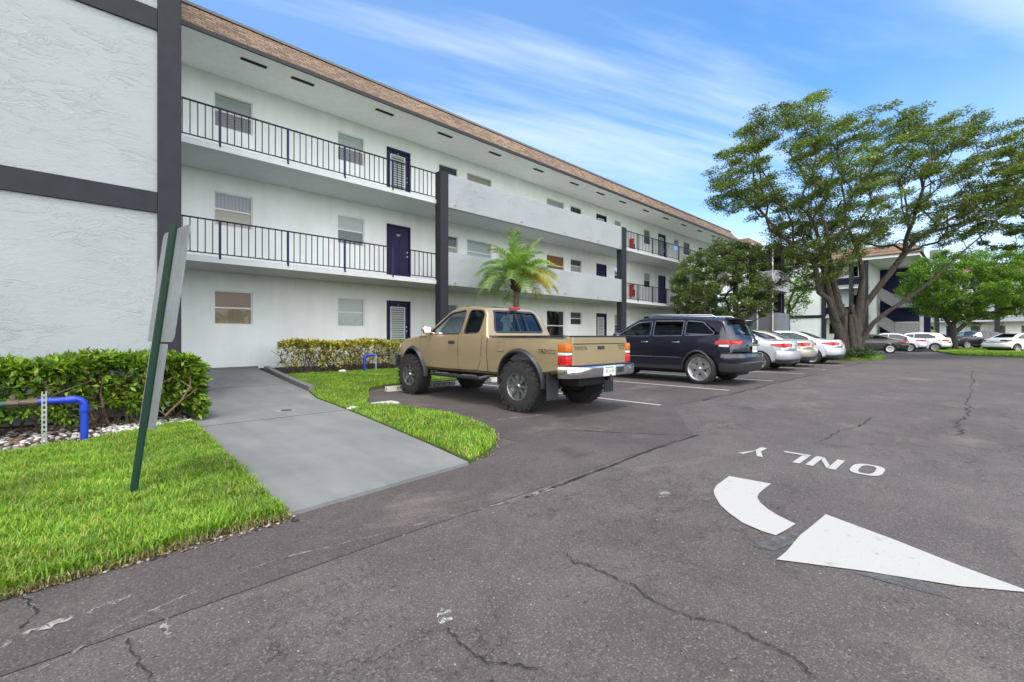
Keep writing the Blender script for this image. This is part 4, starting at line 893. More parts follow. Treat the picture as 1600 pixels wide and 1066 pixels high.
# ================= pickup
def make_pickup():
    root=empty('pickup_truck',(5.86,6.56,0),R(90),'sand coloured lifted extended cab pickup truck with big knobbly tyres and black wheel arch flares','pickup truck')
    top=[(-2.46,1.185),(-1.6,1.19),(-.80,1.19),(-.77,1.23),(-.68,1.48),(-.63,1.60),(-.52,1.70),(-.1,1.752),(.2,1.75),(.42,1.70),(1.05,1.27),(1.2,1.235),(1.8,1.18),(2.15,1.09),(2.30,1.0),(2.36,.88)]
    spec=dict(top=top,bot=[(-2.46,.66),(-1.9,.58),(-1.2,.55),(1.1,.54),(1.9,.58),(2.36,.62)],plan=[(-2.46,.985),(-2.2,1),(1.6,1),(2.1,.96),(2.36,.88)],
      vert=[(.5,.955),(.66,.985),(.80,1.0),(.82,1.008),(1.0,1.012),(1.19,.985),(1.25,.965),(1.72,.74),(1.8,.72)],hw=.835,belt=1.21,rad=.055,cr=.022,bow_r=.02,bow_f=.22,paint='paint_sand',nst=64,
      axles=(-1.56,1.57),wr=.475,wcz=.47,well=.36,wz=.40,cab=(-.66,1.22),cabz=.80,
      side=[dict(poly=[(.93,1.235),(.42,1.615),(.02,1.655),(-.02,1.63),(-.02,1.235)],glass='clear_glass',trim='plastic',r=.06),
            dict(poly=[(-.14,1.24),(-.14,1.65),(-.46,1.645),(-.56,1.58),(-.56,1.26)],glass='tint_glass',trim='plastic',r=.07)],
      ends=[dict(poly=[(-.60,1.27),(-.50,1.62),(.50,1.62),(.60,1.27)],glass='mid_glass',trim='plastic',name='rear_window',cx=(-.95,-.5),sx=(-.80,-.5),dir=-1,r=.05),
            dict(poly=[(-.64,1.30),(-.50,1.66),(.50,1.66),(.64,1.30)],glass='clear_glass',name='windscreen',cx=(.3,1.4),sx=(.3,1.1),dir=1,r=.05)],
      cuts=[(-2.38,-.86,-.72,.72,.80,1.5)])
    s,body=build_car(spec,root)
    for k,(ax,wr) in enumerate(((-1.56,.40),(1.57,.40))):
        for sg in (1,-1): make_wheel(root,ax,sg*.75,.405,.285,.215,(8,.021,0),'rim_machined',sg,lugs=True)
        flare(s,root,ax,.465,.525,.055,'plastic',-8,188,.47,'wheel_arch_flare')
    seam(s,root,[[(1.24,.60),(1.25,.9),(1.22,1.22)],[(.0,.58),(.0,1.22)],[(1.24,.595),(-.0,.58)],[(-.0,.58),(-.50,.60)],[(-.52,.60),(-.62,.75),(-.66,.95),(-.66,1.2)],[(-.02,1.66),(-.08,1.22)]],.008)
    seam(s,root,[[(-.80,.585),(-.80,1.185)]],.014)
    seam(s,root,[[(-.82,.80),(-1.0,.805)],[(-2.05,.795),(-2.3,.80)],[(1.0,.765),(-.72,.755)]],.012,'paint_sand','body_crease',.004)
    seam(s,root,[[(-1.0,1.135),(-1.6,1.15),(-2.1,1.12)]],.008,'paint_sand','body_crease',.003)
    handle(s,root,.18,1.075,'plastic',.15)
    for sg in (1,-1): B().box(.09,.27,sg*(s.Wd(.18,1.08))-.004,sg*(s.Wd(.18,1.08))+.004,1.045,1.105,bev=.003).build('handle_recess','plastic',root)
    side_panel(s,root,'fuel_door',[(-1.07,.945),(-1.07,1.075),(-1.21,1.075),(-1.21,.945)],'paint_sand',.004,(1,),.02,.01)
    seam(s,root,[[(-1.06,.935),(-1.06,1.085),(-1.22,1.085),(-1.22,.935),(-1.06,.935)]],.004)
    side_panel(s,root,'side_marker_badge',[(1.02,1.165),(1.3,1.165),(1.3,1.180),(1.02,1.180)],'black_text',.004,(1,-1),.004,.004)
    side_text(s,root,'TRD',.095,-2.07,.955,'black_text',1,shear=.25); side_text(s,root,'OFF ROAD',.034,-2.255,.975,'black_text',1); side_text(s,root,'PRERUNNER',.027,-2.255,.937,'black_text',1)
    mirror(s,root,.86,1.27,'paint_sand',.17,.15)
    # bed rail caps, tailgate
    for sg in (1,-1): B().box(-2.44,-.84,sg*.775-.05,sg*.775+.05,1.176,1.196,bev=.006).build('bed_rail_cap','plastic',root)
    tg=B().box(-2.50,-2.40,-.695,.695,.70,1.17,bev=.012).build('tailgate','paint_sand',root)
    b=B(); b.box(-2.508,-2.497,-.68,.68,1.075,1.155,bev=.004); b.build('tailgate_ridge','paint_sand',tg); B().box(-2.51,-2.44,-.69,.69,1.171,1.192,bev=.006).build('tailgate_cap','plastic',tg)
    B().box(-2.506,-2.499,-.69,.69,1.066,1.073).build('panel_gap','chassis',tg)
    b=B(); b.box(-2.512,-2.5,-.085,.085,.985,1.035,bev=.005); b.build('handle','plastic',tg)
    def tgtext(t,size,y,z):
        v,f=text_mesh(t,size); b=B(); b.add([(-2.507,y-p.x,z+p.y) for p in v],f); b.build('lettering','black_text',tg)
    tgtext('TOYOTA',.075,.51,1.005); tgtext('TACOMA',.05,-.56,1.03); tgtext('PRERUNNER',.03,-.57,.985)
    for sg in (1,-1):
        # stacked tail lamp wrapping the corner
        tl=None
        for z0,z1,mt in ((.955,1.075,'lamp_amber'),(.905,.95,'lamp_clear'),(.765,.90,'lamp_red')):
            b=B(); r_=.02; b.box(-2.50,-2.34,(.70 if sg>0 else -.845),(.842 if sg>0 else -.70),z0,z1,bev=.018); o=b.build('tail_lamp' if tl is None else 'tail_lamp_segment',mt,root if tl is None else tl,True); tl=tl or o
    B().box(-.645,-.56,-.11,.11,1.672,1.712,bev=.010).build('third_brake_lamp','lamp_red',root)
    b=B(); [b.box(-.775+.0,-.70,y-.008,y+.008,1.28,1.60,Matrix.Translation((0,0,0))) for y in ()]; 
    for y in (-.19,0.02,.21):
        q=B(); q.tube([(-.785,y,1.275),(-.70,y,1.46),(-.645,y,1.61)],.011,4); q.build('rear_window_bar','plastic',root)
    # chrome step bumper
    path=[(-2.40,-.88),(-2.52,-.84),(-2.60,-.70),(-2.62,-.30),(-2.62,.30),(-2.60,.70),(-2.52,.84),(-2.40,.88)][::-1]
    bp=bumper(root,'rear_bumper','chrome',path,[(0,.60),(.03,.585),(.05,.62),(.055,.72),(.035,.745),(-.10,.75),(-.10,.60)])
    B().box(-2.60,-2.43,-.70,.70,.7515,.762,bev=.003).build('step_pad','plastic',bp); plate(root,-2.665,0.02,.665)
    B().box(-2.682,-2.66,-.36,-.20,.63,.72,bev=.008).build('plate_recess','plastic',bp); B().tube([(-2.5,0,.60),(-2.68,0,.585)],.03,10).build('tow_hitch','chassis',bp)
    # front bumper, lamps
    bumper(root,'front_bumper','chrome',[(2.05,.86),(2.3,.80),(2.44,.5),(2.5,0),(2.44,-.5),(2.3,-.80),(2.05,-.86)],[(0,.58),(.05,.60),(.05,.78),(0,.80),(-.08,.8),(-.08,.58)][::-1])
    for sg in (1,-1): end_panel(s,root,'headlamp',[(sg*.48,.86),(sg*.74,.86),(sg*.74,1.0),(sg*.48,1.0)],'lamp_clear',2.33,False)
    end_panel(s,root,'grille',[(-.44,.84),(.44,.84),(.44,1.0),(-.44,1.0)],'plastic',2.34,False)
    # mud flaps, steps, chassis
    for sg in (1,-1):
        B().box(-2.16,-2.14,min(sg*.60,sg*.86),max(sg*.60,sg*.86),.24,.66,bev=.006).build('mud_flap','plastic',root)
        q=B(); q.tube([(-.75,sg*.74,.50),(-.66,sg*.86,.47),(.80,sg*.86,.47),(.92,sg*.74,.50)],.035,10); sb=q.build('side_step','plastic',root,True); 
        for x in (-.35,.45): B().box(x-.18,x+.18,sg*.86-.03,sg*.86+.03,.500,.512,bev=.003).build('step_plate','alloy',sb)
    b=B(); b.box(-2.4,2.2,-.42,-.34,.48,.60); b.box(-2.4,2.2,.34,.42,.48,.60); b.box(-2.3,1.9,-.6,.6,.56,.64); b.tube([(-1.56,-.7,.40),(-1.56,.7,.40)],.045,10); b.tube([(1.57,-.7,.40),(1.57,.7,.40)],.045,10); b.lathe([(0,-.14),(.12,-.08),(.14,0),(.12,.08),(0,.14)],14,Matrix.Translation((-1.56,0,.40)))
    b.tube([(-1.5,0,.42),(.6,0,.52)],.035,8); b.box(-2.35,-2.0,-.35,.35,.42,.56,bev=.03); b.build('chassis_frame','chassis',root)
    B().tube([(-1.2,-.3,.50),(-2.0,-.42,.50),(-2.36,-.50,.49)],.03,10).build('exhaust_pipe','galvanised',root,True)
    interior(s,root,.9,-.6,.55,(-.05,),.52,1.22)
    return root
make_pickup()
# ================= sport utility vehicle
def make_suv(loc,rz,pnt,label,x=0,detail=True,trim='chrome'):
    root=empty('suv',loc,rz,label,'suv')
    top=[(-2.40,.86),(-2.38,1.06),(-2.34,1.14),(-2.18,1.46),(-2.10,1.58),(-2.0,1.64),(-1.3,1.70),(-.5,1.735),(0,1.73),(.28,1.68),(1.06,1.25),(1.26,1.20),(1.9,1.12),(2.22,.95),(2.36,.78)]
    spec=dict(top=top,bot=[(-2.40,.46),(-2.1,.36),(-1.5,.30),(1.5,.30),(2.1,.32),(2.36,.40)],plan=[(-2.40,.93),(-2.1,.975),(-1.4,1),(1.5,1),(2.0,.96),(2.36,.84)],
      vert=[(.3,.965),(.5,.985),(.75,1.0),(.95,1.005),(1.10,.995),(1.20,.97),(1.62,.80),(1.75,.74)],hw=.955,belt=1.19,rad=.07,cr=.035,bow_r=.26,bow_f=.34,paint=pnt,nst=60,
      axles=(-1.46,1.455),wr=.44,wcz=.375,well=.34,wz=.375,cab=(-2.15,1.3),cabz=.8,
      side=[dict(poly=[(.88,1.205),(.28,1.55),(-.13,1.585),(-.13,1.20)],glass='clear_glass',trim=trim,r=.04),
            dict(poly=[(-.22,1.20),(-.22,1.588),(-1.01,1.575),(-1.01,1.21)],glass='tint_glass',trim=trim,r=.03),
            dict(poly=[(-1.09,1.212),(-1.09,1.573),(-1.55,1.53),(-1.94,1.26),(-1.86,1.225)],glass='tint_glass',trim=trim,r=.05)],
      ends=[dict(poly=[(-.66,1.21),(-.56,1.52),(.56,1.52),(.66,1.21)],glass='mid_glass',name='rear_window',cx=(-2.6,-1.9),sx=(-2.37,-2.0),dir=-1,r=.06),
            dict(poly=[(-.74,1.24),(-.58,1.62),(.58,1.62),(.74,1.24)],glass='clear_glass',name='windscreen',cx=(.3,1.6),sx=(.3,1.3),dir=1,r=.05)])
    s,body=build_car(spec,root)
    for ax in s.axles:
        for sg in (1,-1): make_wheel(root,ax,sg*.825,.385,.255,.280,(5,.050,0) if detail else (5,.035,0),'alloy',sg)
        flare(s,root,ax,.43,.475,.022,'plastic' if pnt!='paint_white' else pnt,-5,185)
    seam(s,root,[[(1.04,.5),(1.04,1.19)],[(-.17,.42),(-.17,1.19)],[(-1.05,1.19),(-1.03,.95),(-1.02,.82)],[(1.04,.45),(-1.0,.45)],[(-1.98,.98),(-2.05,.62)]],.008)
    seam(s,root,[[(.98,.66),(-1.0,.655)]],.018,'chrome' if detail else pnt,'door_moulding',.006)
    seam(s,root,[[(1.0,.40),(-1.0,.40)]],.09,'plastic','sill_trim',.004)
    handle(s,root,.02,1.04,'chrome'); handle(s,root,-.86,1.04,'chrome'); mirror(s,root,.80,1.19,'plastic' if detail else pnt,.19,.15)
    for sg in (1,-1):
        b=B(); b.tube([(-1.75,sg*.62,1.655),(-1.65,sg*.64,1.71),(.0,sg*.64,1.765),(.14,sg*.63,1.725)],.014,8); b.build('roof_rail','chrome' if detail else 'plastic',root,True)
        # tail lamp: wraps from side onto the rear
        side_panel(s,root,'tail_lamp',[(-2.01,.985),(-2.02,1.075),(-2.36,1.10),(-2.37,.99)],'lamp_red',.010,(sg,),.02)
        side_panel(s,root,'reverse_lamp',[(-2.12,.94),(-2.12,.981),(-2.365,.985),(-2.365,.93)],'lamp_clear',.010,(sg,),.01)
        end_panel(s,root,'tail_lamp',[(sg*.52,.99),(sg*.52,1.08),(sg*.87,1.095),(sg*.87,.985)],'lamp_red',-2.385,True,.05)
        end_panel(s,root,'headlamp',[(sg*.45,.80),(sg*.45,.90),(sg*.80,.92),(sg*.80,.80)],'lamp_clear',2.30,False)
        end_panel(s,root,'fog_reflector',[(sg*.62,.55),(sg*.62,.63),(sg*.82,.64),(sg*.82,.56)],'lamp_dark',-2.405,True,.02)
    bumper(root,'rear_bumper',pnt,[(-1.98,.945),(-2.18,.93),(-2.33,.78),(-2.40,.5),(-2.42,0),(-2.40,-.5),(-2.33,-.78),(-2.18,-.93),(-1.98,-.945)],[(0,.50),(.045,.56),(.05,.70),(.03,.76),(-.05,.78),(-.05,.50)])
    bumper(root,'rear_valance','plastic',[(-1.95,.94),(-2.18,.915),(-2.32,.77),(-2.38,.5),(-2.40,0),(-2.38,-.5),(-2.32,-.77),(-2.18,-.915),(-1.95,-.94)],[(0,.33),(.035,.38),(.05,.545),(-.04,.55),(-.04,.33)])
    bumper(root,'bumper_strip','chrome',[(-2.30,.80),(-2.40,.5),(-2.42,0),(-2.40,-.5),(-2.30,-.80)],[(.03,.535),(.058,.545),(.058,.56),(.03,.57)])
    # roof spoiler
    b=B(); b.prism([(-1.94,1.655),(-2.22,1.615),(-2.23,1.595),(-2.03,1.585)],-.60,.60); b.build('roof_spoiler',pnt if detail else 'plastic',root)
    plate(root,-2.425,0,.87); b=B(); b.box(-2.43,-2.40,-.36,.36,.955,.985,bev=.004); b.build('rear_trim_bar','chrome',root)
    B().tube([(-2.36,0,1.20),(-2.44,.0,1.185),(-2.35,.40,1.27)],.009,6).build('rear_wiper','plastic',root)
    if detail: side_text(s,root,'GRAND CHEROKEE',.05,.76,.61,'white_text',1); B().lathe([(0,.015),(.04,.01),(.045,0)],14,Matrix.Translation((-2.39,0,1.08))@Matrix.Rotation(R(90),4,'Z')).build('badge','chrome',root)
    end_panel(s,root,'grille',[(-.45,.74),(.45,.74),(.45,.9),(-.45,.9)],'plastic',2.31,False)
    underbody(s,root); interior(s,root,1,-1,.42,(.05,-.85),.66,1.14); return root
make_suv((12.05,6.27,0),R(90),'paint_navy','dark navy sport utility vehicle with chrome window trim parked nearest the sand pickup')
# ================= saloon cars
def make_sedan(loc,rz,pnt,label,style='sedan',rim=(10,.014,0),glassm='tint_glass',group=None,rimmat='alloy',lampc='lamp_red',name='sedan',long=1.0,high=1.0):
    root=empty(name,loc,rz,label,'car',group)
    if style=='hatch': top=[(-2.12,.80),(-2.10,1.02),(-2.04,1.08),(-1.72,1.34),(-1.55,1.43),(-1.0,1.50),(-.3,1.53),(.15,1.51),(.45,1.45),(1.2,1.06),(1.4,1.0),(1.9,.88),(2.12,.76),(2.2,.6)]
    elif style=='coupe': top=[(-2.35,.78),(-2.33,.98),(-2.2,1.03),(-1.7,1.07),(-1.5,1.10),(-.7,1.33),(-.3,1.38),(.1,1.375),(.45,1.30),(1.2,.98),(1.4,.95),(2.1,.85),(2.38,.72),(2.45,.58)]
    else: top=[(-2.28,.78),(-2.27,.98),(-2.16,1.045),(-1.66,1.07),(-1.5,1.095),(-.90,1.35),(-.70,1.41),(-.3,1.46),(.15,1.465),(.48,1.41),(1.24,1.02),(1.42,.98),(1.95,.87),(2.18,.74),(2.27,.58)]
    be=1.0
    spec=dict(top=top,bot=[(top[0][0],.40),(-1.9,.30),(-1.4,.22),(1.4,.22),(1.9,.26),(top[-1][0],.34)],plan=[(top[0][0],.90),(-1.9,.965),(-1.3,1),(1.4,1),(1.9,.95),(top[-1][0],.80)],
      vert=[(.2,.95),(.4,.985),(.65,1.0),(.85,1.0),(.95,.975),(1.02,.95),(1.40,.72),(1.5,.68)],hw=.885,belt=be,rad=.07,cr=.03,bow_r=.30,bow_f=.40,paint=pnt,nst=54,
      axles=(-1.33,1.33),wr=.365,wcz=.33,well=.3,wz=.32,cab=(-1.55,1.3),cabz=.6)
    zr=1.345 if style!='coupe' else 1.27
    rearx=-1.35 if style!='hatch' else -1.5
    spec['side']=[dict(poly=[(1.02,1.02),(.42,zr-.02),(-.02,zr),(-.02,1.01)],glass='mid_glass' if glassm!='tint_glass' else glassm,trim='plastic',r=.04),
       dict(poly=[(-.09,1.01),(-.09,zr),(-.62,zr-.02),(-1.15,1.13),(-1.22,1.03)] if style!='hatch' else [(-.09,1.01),(-.09,zr+.03),(-.9,zr+.03),(-1.35,1.18),(-1.35,1.06)],glass=glassm,trim='plastic',r=.05)]
    if style=='hatch': ra=dict(poly=[(-.58,1.12),(-.47,1.34),(.47,1.34),(.58,1.12)],cx=(-2.4,-1.45),sx=(-2.06,-1.5))
    elif style=='coupe': ra=dict(poly=[(-.58,1.13),(-.46,1.30),(.46,1.30),(.58,1.13)],cx=(-1.7,-.75),sx=(-1.55,-.6))
    else: ra=dict(poly=[(-.60,1.13),(-.46,1.37),(.46,1.37),(.60,1.13)],cx=(-1.75,-.75),sx=(-1.55,-.7))
    ra.update(glass='tint_glass',name='rear_window',dir=-1,trim='plastic',r=.05)
    ws=dict(poly=[(-.66,1.06),(-.48,zr+.03),(.48,zr+.03),(.66,1.06)],cx=(.3,1.6),sx=(.2,1.4),glass='mid_glass',name='windscreen',dir=1,r=.05)
    spec['ends']=[ra,ws]
    s,body=build_car(spec,root)
    for ax in s.axles:
        for sg in (1,-1): make_wheel(root,ax,sg*.775,.325,.205,.225,rim,rimmat,sg)
    seam(s,root,[[(1.12,.4),(1.13,1.0)],[(-.05,.36),(-.05,1.0)],[(1.12,.36),(-.85,.36)],[(-.98,1.02),(-1.0,.85),(-.90,.6),(-.86,.36)],[(-1.9,.92),(-1.96,.62)]],.008)
    seam(s,root,[[(1.5,.80),(0,.84),(-1.5,.88)]],.008,pnt,'body_crease',.003)
    handle(s,root,.12,.87,pnt); handle(s,root,-.82,.90,pnt); mirror(s,root,.92,1.03,pnt,.18,.13)
    ex=top[0][0]
    for sg in (1,-1):
        side_panel(s,root,'tail_lamp',[(ex+.46,.88),(ex+.40,.93),(ex+.02,.95),(ex+.02,.80)],lampc,.008,(sg,),.02)
        end_panel(s,root,'tail_lamp',[(sg*.46,.83),(sg*.46,.93),(sg*.80,.955),(sg*.80,.80)],lampc,ex-.005,True,.05)
        end_panel(s,root,'reverse_lamp',[(sg*.47,.795),(sg*.47,.825),(sg*.70,.82),(sg*.70,.79)],'lamp_clear',ex-.007,True,.03,.008)
        end_panel(s,root,'headlamp',[(sg*.42,.62),(sg*.42,.72),(sg*.78,.76),(sg*.78,.63)],'lamp_clear',top[-1][0]-.04,False)
    bumper(root,'rear_bumper',pnt,[(ex+.42,.885),(ex+.24,.865),(ex+.09,.72),(ex+.02,.45),(ex,0),(ex+.02,-.45),(ex+.09,-.72),(ex+.24,-.865),(ex+.42,-.885)],[(0,.40),(.03,.43),(.05,.55),(.04,.66),(-.04,.70),(-.04,.38)])
    bumper(root,'rear_valance','plastic',[(ex+.45,.84),(ex+.28,.82),(ex+.12,.68),(ex+.05,.42),(ex+.03,0),(ex+.05,-.42),(ex+.12,-.68),(ex+.28,-.82),(ex+.45,-.84)],[(0,.26),(.02,.28),(.03,.41),(-.04,.42),(-.04,.26)])
    end_panel(s,root,'grille',[(-.38,.52),(.38,.52),(.38,.66),(-.38,.66)],'plastic',top[-1][0]-.02,False)
    b=B(); b.box(ex-.018,ex+.02,-.24,.24,.865,.885,bev=.004); b.build('trunk_trim_bar','chrome',root); plate(root,ex-.012,0,.76 if style!='x' else .5)
    if style=='coupe' or style=='spoiler':
        b=B(); b.box(ex+.02,ex+.20,-.58,.58,1.10,1.125,bev=.008); b.box(ex+.08,ex+.14,-.5,-.46,1.02,1.10); b.box(ex+.08,ex+.14,.46,.5,1.02,1.10); b.build('boot_spoiler',pnt,root)
    underbody(s,root,.18,.36); interior(s,root,1,-1,.10,(.05,-.72),.62,1.0); root.scale=(long,1,high); return root
UP=R(90)
make_sedan((18.0,6.65,0),UP,'paint_silver','silver saloon parked just beyond the navy sport utility vehicle',rim=(7,.016,0),name='sedan')
make_sedan((20.75,6.75,0),UP,'paint_champagne','pale champagne saloon squeezed between the silver saloon and the silvery white one',rim=(5,.03,0))
make_sedan((23.75,6.35,0),UP,'paint_silverwhite','silvery white saloon parked nearest the thick tree trunk',rim=(10,.010,.02),glassm='mid_glass')
def PX(px,d): u=(px-800)/711; c,s_=math.cos(AZ),math.sin(AZ); return (d*(c+u*s_),d*(s_-u*c))
x,y=PX(1352,33); make_sedan((x,y,0),R(100),'paint_grey','dark grey coupe with a raised boot spoiler just right of the thick tree trunk','coupe',rim=(5,.03,0),name='coupe')
x,y=PX(1388,36.5); make_sedan((x,y,0),R(92),'paint_white','white saloon with dark tinted side windows right of the dark grey coupe',rim=(5,.02,.02))
x,y=PX(1430,37); make_sedan((x,y,0),R(84),'paint_white','white hatchback with a steep tailgate at the right end of the far row','hatch',rim=(6,.02,.02),name='hatchback',high=1.0)
x,y=PX(1518,45); make_suv((x,y,0),R(138),'paint_black','large black sport utility vehicle parked behind the bushy green tree',detail=False,trim='plastic')
x,y=PX(1592,34); make_sedan((x,y,0),R(-38),'paint_white','white saloon with a dark licence plate seen from behind on the open lane',rim=(7,.02,0),lampc='lamp_dark')
x,y=PX(1628,42); make_sedan((x,y,0),R(160),'paint_white','white car cut off by the right edge beyond the white saloon on the lane','hatch',name='hatchback')
# ---------------- vegetation and small things
def leaves(P_,size,aspect=.45,up=.5,dirv=None,dirw=0.,bend=.25,rg=rng):
    """P_ (n,3) -> pointed two-quad leaves (6 verts)"""
    n=len(P_); d=rg.normal(size=(n,3)); d[:,2]=d[:,2]*.6+.0
    if dirv is not None: d=d*(1-dirw)+np.asarray(dirv)[None]*dirw*1.6 if np.ndim(dirv)==1 else d*(1-dirw)+dirv*dirw*1.6
    d/=np.linalg.norm(d,axis=1)[:,None]+1e-9
    nn=rg.normal(size=(n,3)); nn[:,2]=np.abs(nn[:,2])+up*1.5; s_=np.cross(d,nn); s_/=np.linalg.norm(s_,axis=1)[:,None]+1e-9; u=np.cross(s_,d)
    L_=(size*rg.uniform(.65,1.3,n))[:,None]; w=L_*aspect/2
    V=np.stack([P_,P_+d*L_*.5+s_*w-u*0,P_+d*L_-u*L_*bend,P_+d*L_*.5-s_*w],1)
    F=np.arange(n)[:,None]*4+np.array([[0,1,2,3]])
    return V.reshape(-1,3),F
def grow(root_chains,targets,rtip,rmax,name,mat,parent,gravity=.25,jit=.12,expo=.48,seg=7,base_bias=.15,chainr=None):
    """greedy branching: every target is tied to the nearest fitting node of the skeleton"""
    nodes=[];par=[];
    for ch in root_chains:
        prev=-1
        for k,p in enumerate(ch):
            if k==0 and ch is not root_chains[0] and isinstance(p,int): prev=p; continue
            nodes.append(np.array(p,float)); par.append(prev); prev=len(nodes)-1
    dist=[0]*len(nodes)
    for i in range(len(nodes)): dist[i]=0 if par[i]<0 else dist[par[i]]+np.linalg.norm(nodes[i]-nodes[par[i]])
    top=nodes[len(root_chains[0])-1]; T_=sorted([np.array(t,float) for t in targets],key=lambda t:np.linalg.norm(t-top))
    tips=[]
    for t in T_:
        A=np.array(nodes); dd=np.linalg.norm(A-t,axis=1); cost=dd+base_bias*np.array(dist)+np.where(A[:,2]>t[2]-.1,.9*(A[:,2]-t[2]+.1),0)
        for i in range(len(nodes)):
            if i in ROOTS_BLOCK: cost[i]+=50
        j=int(np.argmin(cost)); a=nodes[j]; L_=np.linalg.norm(t-a); k=max(2,int(L_/.55)); prev=j
        dirp=(nodes[j]-nodes[par[j]]) if par[j]>=0 else np.array([0,0,1.]); dirp/=np.linalg.norm(dirp)+1e-9
        for q in range(1,k+1):
            s_=q/k; base=a*(1-s_)+t*s_; bow=dirp*L_*.28*s_*(1-s_)*1.6+np.array([0,0,-gravity*L_*s_*(1-s_)])
            p=base+bow+(rng.normal(size=3)*jit*min(1,L_*.25) if q<k else 0); nodes.append(p); par.append(prev); dist.append(dist[prev]+np.linalg.norm(p-nodes[prev])); prev=len(nodes)-1
        tips.append(prev)
    n=len(nodes); w=np.zeros(n); 
    for t in tips: w[t]+=1
    for i in range(n-1,-1,-1):
        if par[i]>=0: w[par[i]]+=max(w[i],.3)
    rad=np.minimum(rmax,rtip*np.maximum(w,.35)**expo); b=B()
    if chainr:
        i=0
        for ch,(ra,rb) in zip(root_chains,chainr):
            for k in range(len(ch)): rad[i]=max(rad[i],ra+(rb-ra)*k/(len(ch)-1)); i+=1
    kids=[[] for _ in range(n)]
    for i in range(n):
        if par[i]>=0: kids[par[i]].append(i)
    done=[False]*n
    for i in range(n):
        if done[i] and par[i]>=0: continue
        ch=[i]; 
        while True:
            ks=[c for c in kids[ch[-1]] if not done[c]]
            if not ks: break
            c=max(ks,key=lambda c:rad[c]); done[c]=True; ch.append(c)
        pts=[nodes[j] for j in ch]; rr=[rad[j] for j in ch]
        if par[i]>=0: pts=[nodes[par[i]]]+pts; rr=[min(rad[par[i]],rad[i]*1.15)]+rr
        if len(pts)>1: b.tube(pts,rr,seg,False)
        for c in kids[i]: 
            pass
        stack=[c for j in ch for c in kids[j] if not done[c]]
        while stack:
            c0=stack.pop(); 
            if done[c0]: continue
            done[c0]=True; c2=[c0]
            while True:
                ks=[c for c in kids[c2[-1]] if not done[c]]
                if not ks: break
                c=max(ks,key=lambda c:rad[c]); done[c]=True; c2.append(c)
            pts=[nodes[par[c0]]]+[nodes[j] for j in c2]; rr=[min(rad[par[c0]],rad[c0]*1.2)]+[rad[j] for j in c2]; b.tube(pts,rr,seg if rad[c0]>.04 else 5,False)
            stack+=[c for j in c2 for c in kids[j] if not done[c]]
    o=b.build(name,mat,parent,True,60); return o,np.array(nodes),np.array(par),rad
ROOTS_BLOCK=set()
RT=np.array([math.sin(AZ),-math.cos(AZ),0]); FW=np.array([math.cos(AZ),math.sin(AZ),0])
def W3p(px,py,d): return FW*d+RT*((px-800)/711*d)+np.array([0,0,1.18-(py-526)*d/711])
def pxpoly_in(P_,n): 
    xs=[p[0] for p in P_]; ys=[p[1] for p in P_]; x=rng.uniform(min(xs),max(xs),n*6); y=rng.uniform(min(ys),max(ys),n*6); k=inpoly(P_,x,y); return x[k][:n],y[k][:n]
def relax(P_,mind):
    out_=[]
    for p in P_:
        if all(np.linalg.norm(p-q)>mind for q in out_): out_.append(p)
    return out_
def crown_from_outline(poly,d0,depth,n,mind,cen):
    """clump centres spread through a real volume whose silhouette follows the tree's outline"""
    x,y=pxpoly_in(poly,n*8); P_=[]
    for a,b_ in zip(x,y):
        # thickness shrinks towards the outline
        m_=min(1,min(np.hypot(a-(p[0]+(q[0]-p[0])*t),b_-(p[1]+(q[1]-p[1])*t)) for p,q in zip(poly,poly[1:]+poly[:1]) for t in (0,.5))/cen); 
        dd=d0+rng.uniform(-1,1)*depth*math.sqrt(m_+.04); s_=dd/d0
        p=W3p(a,b_,d0); p=p+FW*(dd-d0); P_.append(p)   # same lateral place and height, pushed along the view axis
    return relax(P_,mind)[:n]
def cloudleaves(C,per,sx,sz,size,aspect=.45,wind=None,ww=0,up=.5):
    C=np.asarray(C); n=len(C)*per; idx=np.repeat(np.arange(len(C)),per); k=rng.uniform(.6,1.35,len(C))[idx]
    o=rng.normal(size=(n,3)); o/=np.linalg.norm(o,axis=1)[:,None]; r_=rng.uniform(.15,1,n)**.5; o*=r_[:,None]
    o[:,0]*=sx; o[:,1]*=sx; o[:,2]*=sz; o*=k[:,None]
    if wind is not None: o+=np.outer(rng.uniform(-.5,1,n)*sx*1.1,wind)
    return leaves(C[idx]+o,size,aspect,up,wind,ww)
